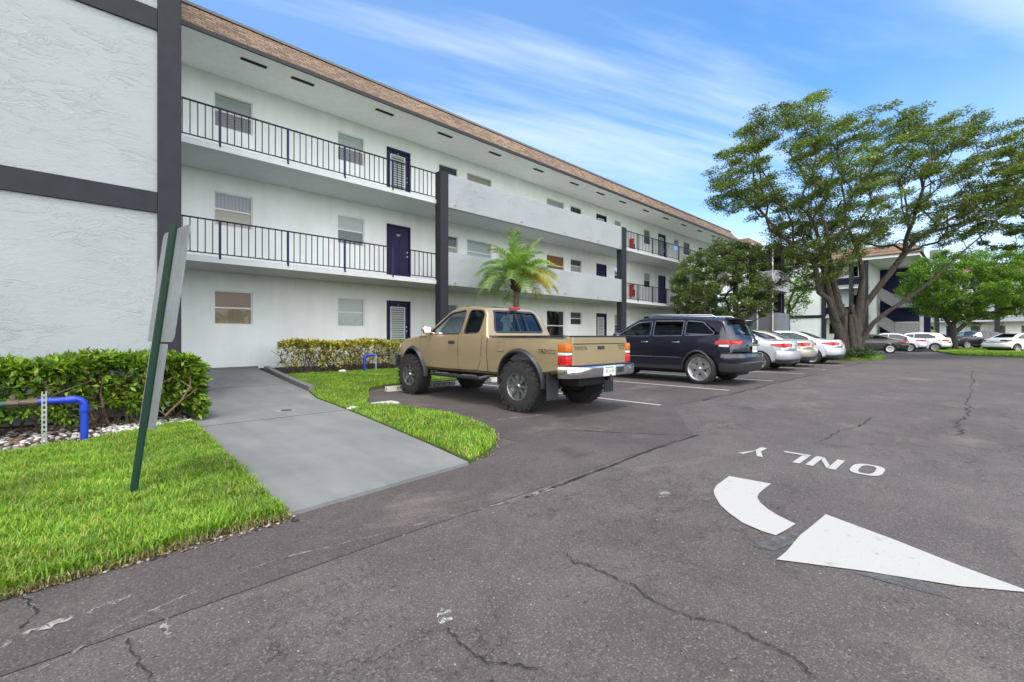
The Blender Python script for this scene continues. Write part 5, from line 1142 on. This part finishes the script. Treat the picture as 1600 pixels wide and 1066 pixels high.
# ---- big spreading tree
def big_tree():
    d0=23.9; base=W3p(1325,562,d0); base[2]=.05
    t=empty('ficus_tree',(base[0],base[1],.05),0,'tall wind swept spreading tree with a thick fluted grey trunk on the grass island','tree')
    O=np.array([base[0],base[1],.05])
    crown=[(1117,262),(1122,240),(1150,212),(1163,190),(1205,182),(1235,165),(1262,155),(1272,166),(1245,205),(1262,215),(1300,195),(1340,183),(1372,192),(1430,198),(1452,196),(1480,205),(1520,212),(1548,238),(1566,262),(1572,300),(1545,345),(1515,368),(1485,382),(1450,375),(1410,378),(1375,390),(1340,385),(1318,400),(1300,440),(1262,455),(1238,440),(1228,412),(1205,392),(1200,362),(1222,345),(1190,330),(1150,325),(1120,305)]
    C=crown_from_outline(crown,d0,4.2,640,.46,60)
    # lift holes: gaps where the sky shows
    holes=[(1215,250,20),(1290,270,14),(1455,300,16),(1400,370,22),(1235,290,18),(1345,340,12),(1500,250,12),(1440,350,16),(1330,230,9)]
    def proj(p): d=p@FW; return 800+711*(p@RT)/d,526-711*(p[2]-1.18)/d
    C=[c for c in C if all(np.hypot(proj(c)[0]-h[0],proj(c)[1]-h[1])>h[2] for h in holes)]
    J=lambda px,py,dz=0: W3p(px,py,d0)+FW*dz
    chains=[[J(1325,562),J(1322,535),J(1318,505),J(1308,470),J(1302,440),J(1296,405),J(1290,370)],
      [J(1312,562,-.3),J(1308,530,-.35),J(1298,500,-.3),J(1288,465,-.4),J(1276,430,-.6),J(1268,395,-.8),J(1250,350,-1)],
      [J(1338,562,.1),J(1338,530,0),J(1340,500,0),J(1347,465,.1),J(1353,435,.2),J(1352,400,.4),J(1345,355,.8)],
      [J(1330,562,.6),J(1332,520,.7),J(1334,480,1),J(1330,445,1.4),J(1322,410,1.8),J(1318,370,2)],
      [J(1345,555,.1),J(1348,528,.0),J(1360,505,-.2),J(1378,487,-.4),J(1398,470,-.7),J(1425,445,-1),J(1450,420,-1.1),J(1475,395,-1.2)],
      [J(1346,520,.2),J(1352,480,.1),J(1368,455,.0),J(1390,425,-.1),J(1410,395,-.2)],
      [J(1306,530,-.2),J(1300,505,-.4),J(1288,488,-.6),J(1278,470,-.8),J(1262,460,-.9)]]
    C=[c-O for c in C]; chains=[[p-O for p in ch] for ch in chains]
    ROOTS_BLOCK.clear(); 
    i=0
    for ch in chains:
        for k,p in enumerate(ch):
            if k<4: ROOTS_BLOCK.add(i)
            i+=1
    tr,nodes,par,rad=grow(chains,C,.012,.22,'trunk','bark',t,gravity=-.06,jit=.16,expo=.47,base_bias=.42,chainr=[(.36,.07),(.30,.06),(.32,.06),(.28,.06),(.15,.04),(.20,.055),(.14,.04)])
    # fluted roots and fused stems
    b=B()
    for k in range(26):
        a=2*math.pi*k/26+random.uniform(-.1,.1); r0=random.uniform(.48,.68); x,y=r0*math.cos(a)*1.05,r0*math.sin(a)*.9; h=random.uniform(1.2,2.9)
        q=random.uniform(.35,.6); pts=[(x*1.5,y*1.5,-.06),(x*1.05,y*1.05,.22),(x*.85+random.uniform(-.06,.06),y*.85,.8),(x*.75*q/.5+random.uniform(-.1,.1),y*.7,h*.75),(x*q+random.uniform(-.1,.1)-.0,y*q,h)]
        b.tube(pts,[.09,.15,.17,.13,.07],7)
    b.build('buttress_root','bark',t,True,60)
    wind=(RT*.85+np.array([0,0,.45])); wind=wind/np.linalg.norm(wind)
    V,F=cloudleaves(C,250,.42,.19,.108,.5,wind,.45,.6); 
    # leaves along thin twigs
    thin=[i for i in range(len(nodes)) if rad[i]<.06 and par[i]>=0]; P2=nodes[np.array(thin)]
    V2,F2=cloudleaves(P2,16,.25,.15,.11,.5,wind,.4,.6)
    npmesh('crown',np.concatenate([V,V2]),np.concatenate([F,F2+len(V)]),'ficus_leaf',t)
    # low dark bushes round the roots
    for px_,lab in ((1318,'dark low bush in front of the thick tree trunk, the left one of the pair'),(1345,'dark low bush in front of the thick tree trunk, the right one of the pair')):
        p=W3p(px_,560,22.6); sh=empty('bush',(p[0],p[1],.09),0,lab,'bush','bushes at the foot of the thick tree')
        Cc=[(rng.normal()*.25,rng.normal()*.25,.18+abs(rng.normal())*.12) for _ in range(30)]; V,F=cloudleaves(Cc,70,.2,.14,.08); V[:,2]=np.maximum(V[:,2],.0); npmesh('foliage',V,F,'dark_leaf',sh)
        st=B()
        for c in Cc[:12]: st.tube([(c[0]*.3,c[1]*.3,-.02),c],.01,5)
        st.build('stem','twig',sh)
big_tree()
def outline_tree(name,base_px,d0,poly,depth,n,mind,leaf,chains,label,cat='tree',per=150,sx=.4,sz=.26,size=.12,rt=.03,rmax=.25,cen=50,aspect=.5,bark='bark',group=None,tr0=.2):
    base=W3p(base_px,560,d0); base[2]=.05; O=base.copy(); t=empty(name,tuple(O),0,label,cat,group)
    C=[c-O for c in crown_from_outline(poly,d0,depth,n,mind,cen)]; C=[c for c in C if c[2]>.3]
    ch=[[W3p(px,py,d0)+FW*dz-O for px,py,dz in c] for c in chains]
    for c in ch: c[0][2]=min(c[0][2],-.05) if c is ch[0] else c[0][2]
    ROOTS_BLOCK.clear(); ROOTS_BLOCK.update(range(len(ch[0])-1))
    tr,nodes,par,rad=grow(ch,C,rt,rmax,'trunk',bark,t,gravity=0,jit=.1,chainr=[(tr0,tr0*.75)])
    V,F=cloudleaves(C,per,sx,sz,size,aspect); thin=[i for i in range(len(nodes)) if rad[i]<.05 and par[i]>=0]; V2,F2=cloudleaves(nodes[np.array(thin)],10,.2,.14,size*.9,aspect)
    npmesh('crown',np.concatenate([V,V2]),np.concatenate([F,F2+len(V)]),leaf,t); return t,C
outline_tree('green_tree',1492,38,[(1422,465),(1425,425),(1450,400),(1470,392),(1500,398),(1530,395),(1560,392),(1600,395),(1625,420),(1630,465),(1600,488),(1560,495),(1530,498),(1508,505),(1490,500),(1470,492),(1445,490)],4.0,300,.6,'bright_leaf',
  [[(1492,556,0),(1491,535,0),(1490,518,0),(1489,505,0)],[(1491,522,0),(1510,500,-.3),(1530,490,-.6),(1555,485,-.8)],[(1491,520,0),(1478,492,.2),(1465,475,.4)]],'rounded bushy bright green tree on the far grass island beside the black vehicle',per=230,size=.15,sx=.5,sz=.34,rt=.014,rmax=.22,tr0=.27)
# tree reaching in from the right edge
outline_tree('spreading_tree',1705,24,[(1548,318),(1552,290),(1575,262),(1590,235),(1610,215),(1700,190),(1790,220),(1820,300),(1800,370),(1700,400),(1630,395),(1592,380),(1575,360),(1560,345)],3.8,230,.6,'ficus_leaf',
  [[(1705,575,0),(1703,530,0),(1700,480,0),(1698,440,0)],[(1700,450,0),(1670,410,-.3),(1640,385,-.6),(1610,365,-.8),(1590,345,-.9)]],'leafy tree reaching in from the right edge above the bushy green tree',per=230,size=.12,sx=.45,sz=.22,rt=.017,rmax=.3,tr0=.4)
# flowering shrub tree in front of the main building
t,C=outline_tree('flowering_tree',1128,26.0,[(1052,455),(1056,425),(1072,402),(1100,396),(1112,378),(1140,385),(1160,380),(1190,400),(1186,428),(1194,450),(1200,470),(1190,490),(1172,505),(1150,512),(1100,510),(1070,500),(1056,478)],2.3,260,.38,'shrub_leaf',
  [[(1128,552,0),(1126,530,0),(1125,512,0),(1122,495,0)],[(1126,540,.3),(1140,515,.4),(1152,490,.5)],[(1127,540,-.2),(1110,515,-.3),(1098,490,-.4)]],'shrubby dark green tree with white blossoms in front of the building behind the parked cars',per=280,size=.10,sx=.30,sz=.24,rt=.012,rmax=.10,cen=30,tr0=.11)
fl=[]
for c in random.sample(list(range(len(C))),34):
    p=C[c]+rng.normal(size=3)*.15-FW*.28
    for _ in range(16): fl.append(p+rng.normal(size=3)*.07)
V,F=leaves(np.array(fl),.085,.8); npmesh('blossom',V,F,'flower_white',t)
# background trees between and behind the blocks
def simple_tree(name,px,d,h,r,leafm,label,n=60,per=120,size=.2,group=None,trunkr=.16):
    p=W3p(px,560,d); t=empty(name,(p[0],p[1],.03),0,label,'tree',group); C=[]
    while len(C)<n:
        q=rng.normal(size=3); q/=np.linalg.norm(q); q*=rng.uniform(.3,1)**.6; C.append(np.array([q[0]*r,q[1]*r,h*.62+q[2]*h*.36]))
    ROOTS_BLOCK.clear(); ROOTS_BLOCK.update((0,1)); grow([[(0,0,-.05),(.05,0,h*.15),(0,.05,h*.3),(.03,0,h*.4)]],C,.03,trunkr,'trunk','bark',t,0,.1)
    V,F=cloudleaves(C,per,r*.28,h*.085,size); npmesh('crown',V,F,leafm,t)
simple_tree('background_tree',1232,44,9.2,2.0,'bright_leaf','bright green tree glimpsed between the stair landing and the pale block',40,120,.2)
simple_tree('background_tree',1392,50,6.8,2.4,'dark_leaf','darker tree in front of the pale stair block right of the thick trunk',50,120,.18)
simple_tree('background_tree',1540,56,4.6,2.2,'shrub_leaf','small tree behind the black vehicle in front of the farthest block',40,110,.16)
simple_tree('background_tree',1600,55,5.0,2.4,'dark_leaf','dark small tree at the right edge in front of the farthest block',40,110,.16)
simple_tree('background_tree',1445,52,2.2,1.3,'croton_leaf','low yellowish bush under the white wall left of the bushy green tree',24,80,.12,trunkr=.05)
# far-off wood closing the view; also mirrored in the windows of the cars
P_=[]
for k in range(420):
    a=rng.uniform(-2.6,.35); rr=rng.uniform(100,130); P_.append((rr*math.cos(a),rr*math.sin(a)-8,rng.uniform(.5,9)*(.7+.3*math.sin(a*9))))
V,F=cloudleaves(P_,55,3.4,2.2,1.3,.6); V[:,2]=np.maximum(V[:,2],0); tag(npmesh('far_wood',V,F,'dark_leaf'),'far off belt of dark green trees',None,None,'stuff')
# ---- palm
def palm():
    bx,by=11.0,11.15; t=empty('palm_tree',(bx,by,GZ(bx,by)),0,'small palm tree with arching feathery fronds, some yellowed, behind the sand pickup','palm tree')
    hz_=2.88; b=B(); b.tube([(0,0,-.05),(.02,0,.8),(.06,.02,1.7),(.12,.03,hz_)],[.14,.115,.10,.095],12); b.build('trunk','palm_bark',t,True)
    b=B(); b.tube([(.12,.03,hz_-.28),(.12,.03,hz_-.1),(.13,.03,hz_+.12),(.14,.03,hz_+.4)],[.10,.19,.20,.10],12)
    for k in range(22): a=k*2.4; z=hz_-.2+.55*(k/22); b.tube([(.12+.15*math.cos(a),.03+.15*math.sin(a),z),(.12+.24*math.cos(a),.03+.24*math.sin(a),z+.16)],[.05,.015],5)
    b.build('crown_heart','palm_heart',t,True)
    n=38
    for k in range(n):
        a=k*2.399+.3; el=R(84-72*(k/n)**.9); L_=rng.uniform(1.35,1.75)*(1 if k>3 else .8); yel=k>n*.55 and (math.cos(a)*RT[0]+math.sin(a)*RT[1])>.35
        P0=np.array([.13,.03,hz_+.18]); d=np.array([math.cos(a)*math.cos(el),math.sin(a)*math.cos(el),math.sin(el)]); pts=[P0]; seg=16; dd=d.copy()
        for q in range(seg):
            dd=dd+np.array([RT[0]*.010,RT[1]*.010,-.07-.055*(q/seg)])*(1.05 if k>5 else .6); dd/=np.linalg.norm(dd); pts.append(pts[-1]+dd*L_/seg)
        pts=np.array(pts); bb=B(); bb.tube(pts,list(np.linspace(.018,.003,len(pts))),5); V=[];F=[]
        for q in range(2,len(pts)-1):
            for m_ in range(5):
                tt=m_/5; p=pts[q]*(1-tt)+pts[q+1]*tt; tg=pts[q+1]-pts[q]; tg/=np.linalg.norm(tg); sdv=np.cross(tg,[0,0,1.]); sdv/=np.linalg.norm(sdv)+1e-9; u=np.cross(sdv,tg)
                s_=(q+tt)/len(pts); ll=.52*math.sin(math.pi*min(1,.15+s_*.80))**.6*rng.uniform(.85,1.1)
                for sg in (1,-1):
                    e=tg*.65+sdv*sg*.75+u*.22+rng.normal(size=3)*.08; e/=np.linalg.norm(e); m1=p+e*ll*.5; tip=p+e*ll*.92+np.array([0,0,-.30*ll]); wv=np.cross(e,u); wv=tg*.011
                    o=len(V); V+= [p-wv*.6,p+wv*.6,m1+wv,m1-wv,tip]; F+=[(o,o+1,o+2,o+3),(o+3,o+2,o+4,o+4)]
        f=bb.build('frond','palm_yellow' if yel else 'palm_leaf',t)
        me=bpy.data.meshes.new('leaflet'); me.from_pydata([tuple(v) for v in V],[],[tuple(dict.fromkeys(x)) for x in F]); mats(me,'palm_yellow' if yel else 'palm_leaf'); link(bpy.data.objects.new('leaflets',me),f)
palm()
# ---- hedges
def hedge(name,x0,x1,y0,y1,z0,h,mat,label,n,size,aspect,whorl=5,zf=None,stems=40,shell=.28,gap=0):
    t=empty(name,((x0+x1)/2,(y0+y1)/2,z0),0,label,'hedge'); cx_,cy_=(x0+x1)/2,(y0+y1)/2; lx,ly=(x1-x0)/2,(y1-y0)/2
    P_=[];D=[]
    while len(P_)<n:
        m_=len(P_); q=rng.uniform(-1,1,3); f=rng.integers(0,6)
        if f<3: q[2]=1-abs(rng.normal())*.14
        elif f==3: q[1]=-1+abs(rng.normal())*.22
        elif f==4: q[0]=1-abs(rng.normal())*.06
        x,y,z=q[0]*lx,q[1]*ly,(q[2]+1)/2*h
        wob=.07*math.sin((x+cx_)*3.1)+.05*math.sin((x+cx_)*7.7+y*3)
        if abs(q[0])>1 or abs(q[1])>1.05 or z<h*.16*(1+abs(math.sin((x+cx_)*5))): continue
        z*=1+wob*.6; y+=wob*.7; 
        r_=max(0,abs(q[0])*lx-lx+.25); z-=r_*r_*1.5
        P_.append((x,y,z)); D.append((q[0]*.3 if lx>1.5 and abs(q[0])<.95 else q[0],q[1]*.8,max(.1,q[2])*1.1))
    P_=np.array(P_); D=np.array(D); P2=np.repeat(P_,whorl,0)+rng.normal(size=(n*whorl,3))*size*.18; D2=np.repeat(D,whorl,0)+rng.normal(size=(n*whorl,3))*.85
    V,F=leaves(P2,size,aspect,.6,D2,.62,.3); npmesh('foliage',V,F,mat,t)
    b=B()
    for k in range(stems):
        x=rng.uniform(-lx,lx)*.97; y=rng.uniform(-.6,.6)*ly; p=np.array([x,y,-.03]); pts=[p]; 
        for q in range(4): p=p+np.array([rng.normal()*.09,rng.normal()*.09-.02,h*.2]); pts.append(p)
        b.tube(pts,[.018,.015,.012,.009,.004],5)
        for q in (1,2,3): e=pts[q]+np.array([rng.normal()*.2,rng.normal()*.2,.16]); b.tube([pts[q],e],[.009,.004],4)
    b.build('stem','twig',t); return t
hedge('hedge',-5.5,1.33,7.42,8.42,.03,.85,'hedge_leaf','clipped deep green leafy hedge along the pale stucco wall at the left',8200,.09,.42,5,stems=110)
hedge('croton_hedge',4.15,9.4,12.75,13.55,.17,.84,'croton_leaf','low clipped yellow and green variegated hedge in front of the ground floor wall',4200,.085,.5,4,stems=70)
hedge('croton_hedge',9.9,16.0,12.75,13.5,.17,.75,'shrub_leaf','low green hedge mostly hidden behind the sand pickup',2500,.09,.5,4,stems=30)
# grasses
grass('lawn_grass',LAWN1,230000,.062,.0075,(-2.2,1.2,3.0,7.3),lambda a,b_:GZ(a,b_)+.018,'bright green lawn grass left of the walkway')
grass('lawn_grass',LAWN2,260000,.050,.0085,(2.6,10.5,3.2,12.6),lambda a,b_:GZ(a,b_)+.018,'bright green lawn grass between walkway and parking bay')
grass('island_grass',ISL,60000,.07,.02,(27,33.5,3.5,9.4),.088,'green grass on the island under the thick tree')
grass('far_grass',[(38,-2.5),(39,-4),(60,-4),(60,1),(48,2.4),(39.5,1)],60000,.09,.04,(38,60,-4,2.4),.088,'green grass on the far island')
grass('bed_weeds',[(-3,8.3),(1,8.3),(1,8.6),(-3,8.6)],260,.16,.01,(-3,1,8.3,8.6),.93,'x') if False else None
grass('lawn_edge_grass',[(-14,3.06),(-.3,3.02),(.25,3.04),(.62,3.10),(1.03,3.09),(1.05,3.28),(.6,3.24),(-.3,3.2),(-14,3.2)],15000,.038,.007,(-2.0,1.1,3.0,3.3),.012,'dry straw coloured grass along the lawn edge')
grass('lawn_edge_grass',[(2.66,3.26),(3.0,3.38),(3.34,3.63),(3.69,4.03),(3.93,4.6),(4.05,5.4),(3.93,5.4),(3.8,4.62),(3.58,4.12),(3.26,3.74),(2.95,3.52),(2.7,3.42)],6000,.036,.007,(2.6,4.1,3.2,5.5),.012,'dry straw coloured grass round the lawn corner')
for o_ in COL.objects:
    if o_.name.startswith('lawn_edge_grass'): o_.data.materials.clear(); o_.data.materials.append(M['straw_blade'])
# pebbles on the planting bed
def stones(name,poly,n,box,s0,s1,zf,cols,label):
    x=rng.uniform(box[0],box[1],n); y=rng.uniform(box[2],box[3],n); k=inpoly(poly,x,y); x=x[k]; y=y[k]; n=len(x)
    bm=bmesh.new(); bmesh.ops.create_icosphere(bm,subdivisions=1,radius=1); v0=np.array([v.co[:] for v in bm.verts]); f0=np.array([[v.index for v in f.verts] for f in bm.faces]); bm.free()
    sz=rng.uniform(s0,s1,n); V=v0[None]*(1+rng.normal(size=(n,12,1))*.12)*sz[:,None,None]*np.stack([rng.uniform(.8,1.4,n),rng.uniform(.7,1.1,n),rng.uniform(.35,.6,n)],1)[:,None,:]
    a=rng.uniform(0,6.28,n); c,s_=np.cos(a)[:,None],np.sin(a)[:,None]; X=V[:,:,0]*c-V[:,:,1]*s_+x[:,None]; Y=V[:,:,0]*s_+V[:,:,1]*c+y[:,None]
    Z=V[:,:,2]+np.array([zf(p,q) for p,q in zip(x,y)])[:,None]+(sz*.3)[:,None]; V=np.stack([X,Y,Z],2).reshape(-1,3); F=(np.arange(n)[:,None,None]*12+f0[None]).reshape(-1,3)
    tag(npmesh(name,V,F,cols,None,np.repeat(rng.choice(len(cols),n,p=[.45,.25,.3][:len(cols)] if len(cols)==3 else None),len(f0))),label,None,None,'stuff')
simple('stone_white',(.55,.54,.50),.8,var=.15); simple('stone_grey',(.28,.26,.24),.8,var=.2); simple('stone_brown',(.15,.10,.065),.85,var=.2)
BED=[(-3,6.55),(-.5,6.6),(.2,6.78),(.8,7.16),(1.18,7.22),(1.22,8.5),(-3,8.5)]
stones('pebble',BED,2600,(-2.6,1.22,6.5,8.3),.013,.034,lambda a,b_:.035,['stone_brown','stone_grey','stone_white'],'pale pebbles and wood chips on the bed under the left hedge')
stones('pebble',[(.3,6.85),(.8,7.18),(1.18,7.24),(1.2,8.0),(.3,7.6)],420,(.3,1.2,6.8,8.1),.014,.032,lambda a,b_:.04,['stone_white','stone_grey','stone_white'],'whiter pebbles at the walkway end of the bed')
# loose dirt along the lawn's edge
E1=[(-14,3.0),(1.05,3.03),(1.05,3.16),(-.3,3.10),(-14,3.12)]
stones('edge_dirt',E1,1500,(-1.5,1.05,2.98,3.2),.004,.014,lambda a,b_:.006,['stone_brown','stone_grey','soil'],'dry soil crumbs along the lawn edge')
stones('edge_dirt',[(2.64,3.24),(3.0,3.34),(3.36,3.6),(3.72,4.0),(3.96,4.55),(4.08,5.4),(4.02,5.4),(3.88,4.6),(3.64,4.06),(3.3,3.68),(2.98,3.44)],1500,(2.6,4.1,3.2,5.4),.004,.013,lambda a,b_:.008,['stone_brown','stone_grey','soil'],'dry soil crumbs along the rounded lawn edge')
stones('road_grit',[(-3,3.0),(3,3.2),(6,2),(6,-2),(0,0)],700,(-1,7,-1.5,3.2),.0025,.006,lambda a,b_:.001,['stone_grey','stone_grey','stone_brown'],'fine grit scattered on the asphalt')
# ---- leaning sign seen from behind
def sign():
    t=empty('road_sign',(.34,4.23,.02),0,'leaning green sign post with two bare metal plates seen from the back','sign'); lean=Matrix.Rotation(R(6.9),4,'Y')@Matrix.Rotation(R(-1.0),4,'X')@Matrix.Rotation(R(8.7),4,'Z')
    # local: plate lies in the y-z plane; back faces -x (towards the viewer)
    prof=[(-.040,.0),(-.040,-.004),(-.020,-.004),(-.014,-.034),(.014,-.034),(.020,-.004),(.040,-.004),(.040,0),(.017,0),(.011,-.030),(-.011,-.030),(-.017,0)]
    b=B(); n=len(prof); L_=2.02; v=[(p[1],p[0],z) for z in (-.15,L_) for p in prof]; b.add(v,[(i,(i+1)%n,(i+1)%n+n,i+n) for i in range(n)],lean); b.add(v,[(0,1,2,9,8+0),] if False else [(0,1,2,10,11)],lean); post=b.build('post','post_green',t)
    for k in range(24): B().lathe([(0,0),(.0045,0),(.0045,.002)],8,lean@Matrix.Translation((-.0345,0,.25+k*.072))@Matrix.Rotation(R(90),4,'Z')).build('bolt_hole','dark_gap',post)
    def pl(y0,y1,z0,z1,r_,name,rz=0):
        P_=roundpoly([(y0,z0),(y1,z0),(y1,z1),(y0,z1)],r_,6); b=B(); T=lean@Matrix.Rotation(R(rz),4,'Z'); b.prism(P_,.003,.006,'x',T); return b.build(name,'sign_alu',t)
    p=pl(-.31,.27,1.13,1.99,.05,'sign_plate',0); pl(-.20,.17,.50,1.115,.03,'small_sign_plate',0)
    b=B()
    for z in (1.25,1.93,.62,1.02): b.lathe([(0,.0),(.011,.0),(.011,-.012),(.0,-.012)],6,lean@Matrix.Translation((-.034,0,z))@Matrix.Rotation(R(90),4,'Z')); b.tube([tuple(lean@Vector((-.035,0,z))),tuple(lean@Vector((.008,0,z)))],.005,6)
    b.build('bolt','cast_iron',post)
    P_=roundpoly([(-.10,1.36),(-.075,1.36),(-.075,1.41),(-.10,1.41)],.004,2); b=B(); b.prism(P_,.0015,.0028,'x',lean); b.build('sticker','sticker_blue',p)
sign()
# ---- blue pipes
def strut(x,y,z0,z1,parent,w=.021,wx=.041):
    b=B(); n=int((z1-z0)/.05)
    b.box(x-wx/2,x-wx/2+.003,y-w/2,y+w/2,z0,z1); b.box(x+wx/2-.003,x+wx/2,y-w/2,y+w/2,z0,z1)
    b.box(x-wx/2+.003,x-.008,y-w/2,y-w/2+.003,z0,z1); b.box(x+.008,x+wx/2-.003,y-w/2,y-w/2+.003,z0,z1)
    for i in range(n+1): z=z0+i*.05; b.box(x-.008,x+.008,y-w/2,y-w/2+.003,z,min(z1,z+.022))
    return b.build('support_strut','galvanised',parent)
t=empty('water_pipe',(.12,6.72,.02),0,'bright blue elbow water pipe with brass fittings standing by the left hedge','pipe','blue water pipes by the hedges')
b=B(); a=[(0,0,-.05),(0,0,.42)]+[(-.07+.07*math.cos(q),0,.42+.07*math.sin(q)) for q in np.linspace(.25,math.pi/2,6)]+[(-.35,0,.49)]; b.tube(a,.034,16); b.tube([(0,0,.36),(0,0,.425)],.043,16); b.tube([(-.07,0,.49),(-.14,0,.49)],.043,16); b.tube([(-.25,0,.49),(-.33,0,.49)],.041,16); b.build('pipe','pipe_blue',t,True)
b=B(); b.tube([(-.35,0,.49),(-.42,0,.49)],.045,8); b.tube([(-.40,0,.49),(-.50,0,.49)],.032,12); b.tube([(-.48,0,.49),(-.56,0,.49)],.048,8); b.box(-.54,-.50,-.03,.03,.49,.57,bev=.008); b.build('valve','brass',t,True,30)
b=B(); b.tube([(-.56,0,.488),(-1.6,0,.475)],.034,14); b.tube([(-1.3,0,.48),(-1.4,0,.48)],.05,10); b.build('rear_pipe','pipe_green',t,True)
strut(-.30,-.06,-.05,.60,t); b=B(); b.tube([(-.315,0,.49),(-.285,0,.49)],.041,16); b.build('clamp','galvanised',t,True)
t=empty('water_pipe',(6.05,12.25,GZ(6,12.25)),0,'bright blue elbow water pipe in front of the yellow hedge left of the pickup','pipe','blue water pipes by the hedges')
b=B(); a=[(0,0,-.05),(0,0,.42)]+[(.07-.07*math.cos(q),0,.42+.07*math.sin(q)) for q in np.linspace(.25,math.pi/2,6)]+[(.34,0,.49)]; b.tube(a,.036,14); b.tube([(0,0,.34),(0,0,.43)],.046,14); b.tube([(.07,0,.49),(.16,0,.49)],.046,14); b.tube([(1.15,0,.49),(1.5,0,.49),(1.55,0,.44),(1.55,0,-.05)],.036,14); b.build('pipe','pipe_blue',t,True)
b=B(); b.tube([(.34,0,.49),(1.15,0,.49)],.03,10); 
for x in (.45,.8,1.05): b.tube([(x-.05,0,.49),(x+.05,0,.49)],.05,8)
b.build('valve','cast_iron',t,True,30); strut(.33,-.04,-.05,.5,t); strut(1.3,-.04,-.05,.5,t)
# ---- wheel stops with painted lettering
stops=[(5.85,'the stall of the sand pickup','RESERVED 130'),(8.8,'the empty stall right of the pickup','GUEST'),(11.9,'the stall of the navy vehicle',None),(14.9,'the empty stall behind the navy vehicle',None)]
for i,(x,lab,tx) in enumerate(stops):
    if i==1: tx=None
    t=empty('wheel_stop',(x,8.83,.0),0,'pale concrete wheel stop at the head of '+lab,'wheel stop','concrete wheel stops')
    b=B(); v=[]; P_=[(-.075,0),(-.055,.11),(.055,.11),(.075,0)]; b.prism(P_,-1.0,1.0,'x'); o=b.build('stop','concrete_pale',t)
    md=o.modifiers.new('bv','BEVEL'); md.width=.012; md.segments=2
    if tx:
        v,f=text_mesh(tx,.105); w_=max(p.x for p in v)-min(p.x for p in v); k=1.55/w_; b=B(); b.add([(p.x*k,-.0765+.02*((p.y+.055)/.11),.055+p.y) for p in v],f); b.build('lettering','black_text',t)
# small cover on the walkway, kerb, stones
t=empty('drain_cover',(2.42,7.5,GZ(2.4,7.5)+.012),0,'small round drain cover set in the grey walkway','drain cover')
b=B(); b.lathe([(0,.006),(.08,.006),(.088,0)],24,Matrix.Rotation(R(90),4,'X')); b.build('cover','cast_iron',t,True); b=B(); b.lathe([(.09,.001),(.135,.0015)],24,Matrix.Translation((-.02,0,0))@Matrix.Rotation(R(90),4,'X')); b.build('collar','stone_grey',t)
ks=[(3.50,9.55),(3.58,10.6),(3.68,11.7),(3.80,12.8),(3.98,14.2)]
b=B()
for (x0,y0),(x1,y1) in zip(ks[:-1],ks[1:]):
    z0,z1=GZ(x0,y0),GZ(x1,y1); b.add([(x0,y0,z0-.05),(x0+.13,y0,z0-.05),(x0+.13,y0,z0+.11),(x0,y0,z0+.11),(x1,y1,z1-.05),(x1+.13,y1,z1-.05),(x1+.13,y1,z1+.11),(x1,y1,z1+.11)],[(0,1,2,3),(4,7,6,5),(0,3,7,4),(1,5,6,2),(3,2,6,7),(0,4,5,1)])
tag(b.build('kerb','concrete_kerb'),kind='structure')
def rock(x,y,z,s,label,mat='stone_white',fl_=.5):
    bm=bmesh.new(); bmesh.ops.create_icosphere(bm,subdivisions=3,radius=s)
    for v in bm.verts: v.co*=1+.14*math.sin(v.co.x*40+x)*math.cos(v.co.y*33+y); v.co.z*=fl_
    b=B(); b.bm(bm); o=b.build('stone',mat,None,True,50,(x,y,z)); tag(o,label,'stone')
rock(5.45,12.35,GZ(5.4,12.3)+.06,.10,'white rock on the grass in front of the yellow hedge','stone_white')
rock(3.24,6.95,.04,.10,'pale stone at the edge of the grey walkway beside the lawn','stone_white',.3)
t=B().box(3.70,4.10,7.0,7.26,.0,.05,bev=.015).build('stepping_slab','concrete_pale'); tag(t,'pale concrete slab half sunk in the grass at the corner of the parking bay','slab')
# white patch of limestone-coloured litter
rock(8.05,7.1,.012,.05,'small white scrap on the asphalt of the empty stall','flower_white',.15)
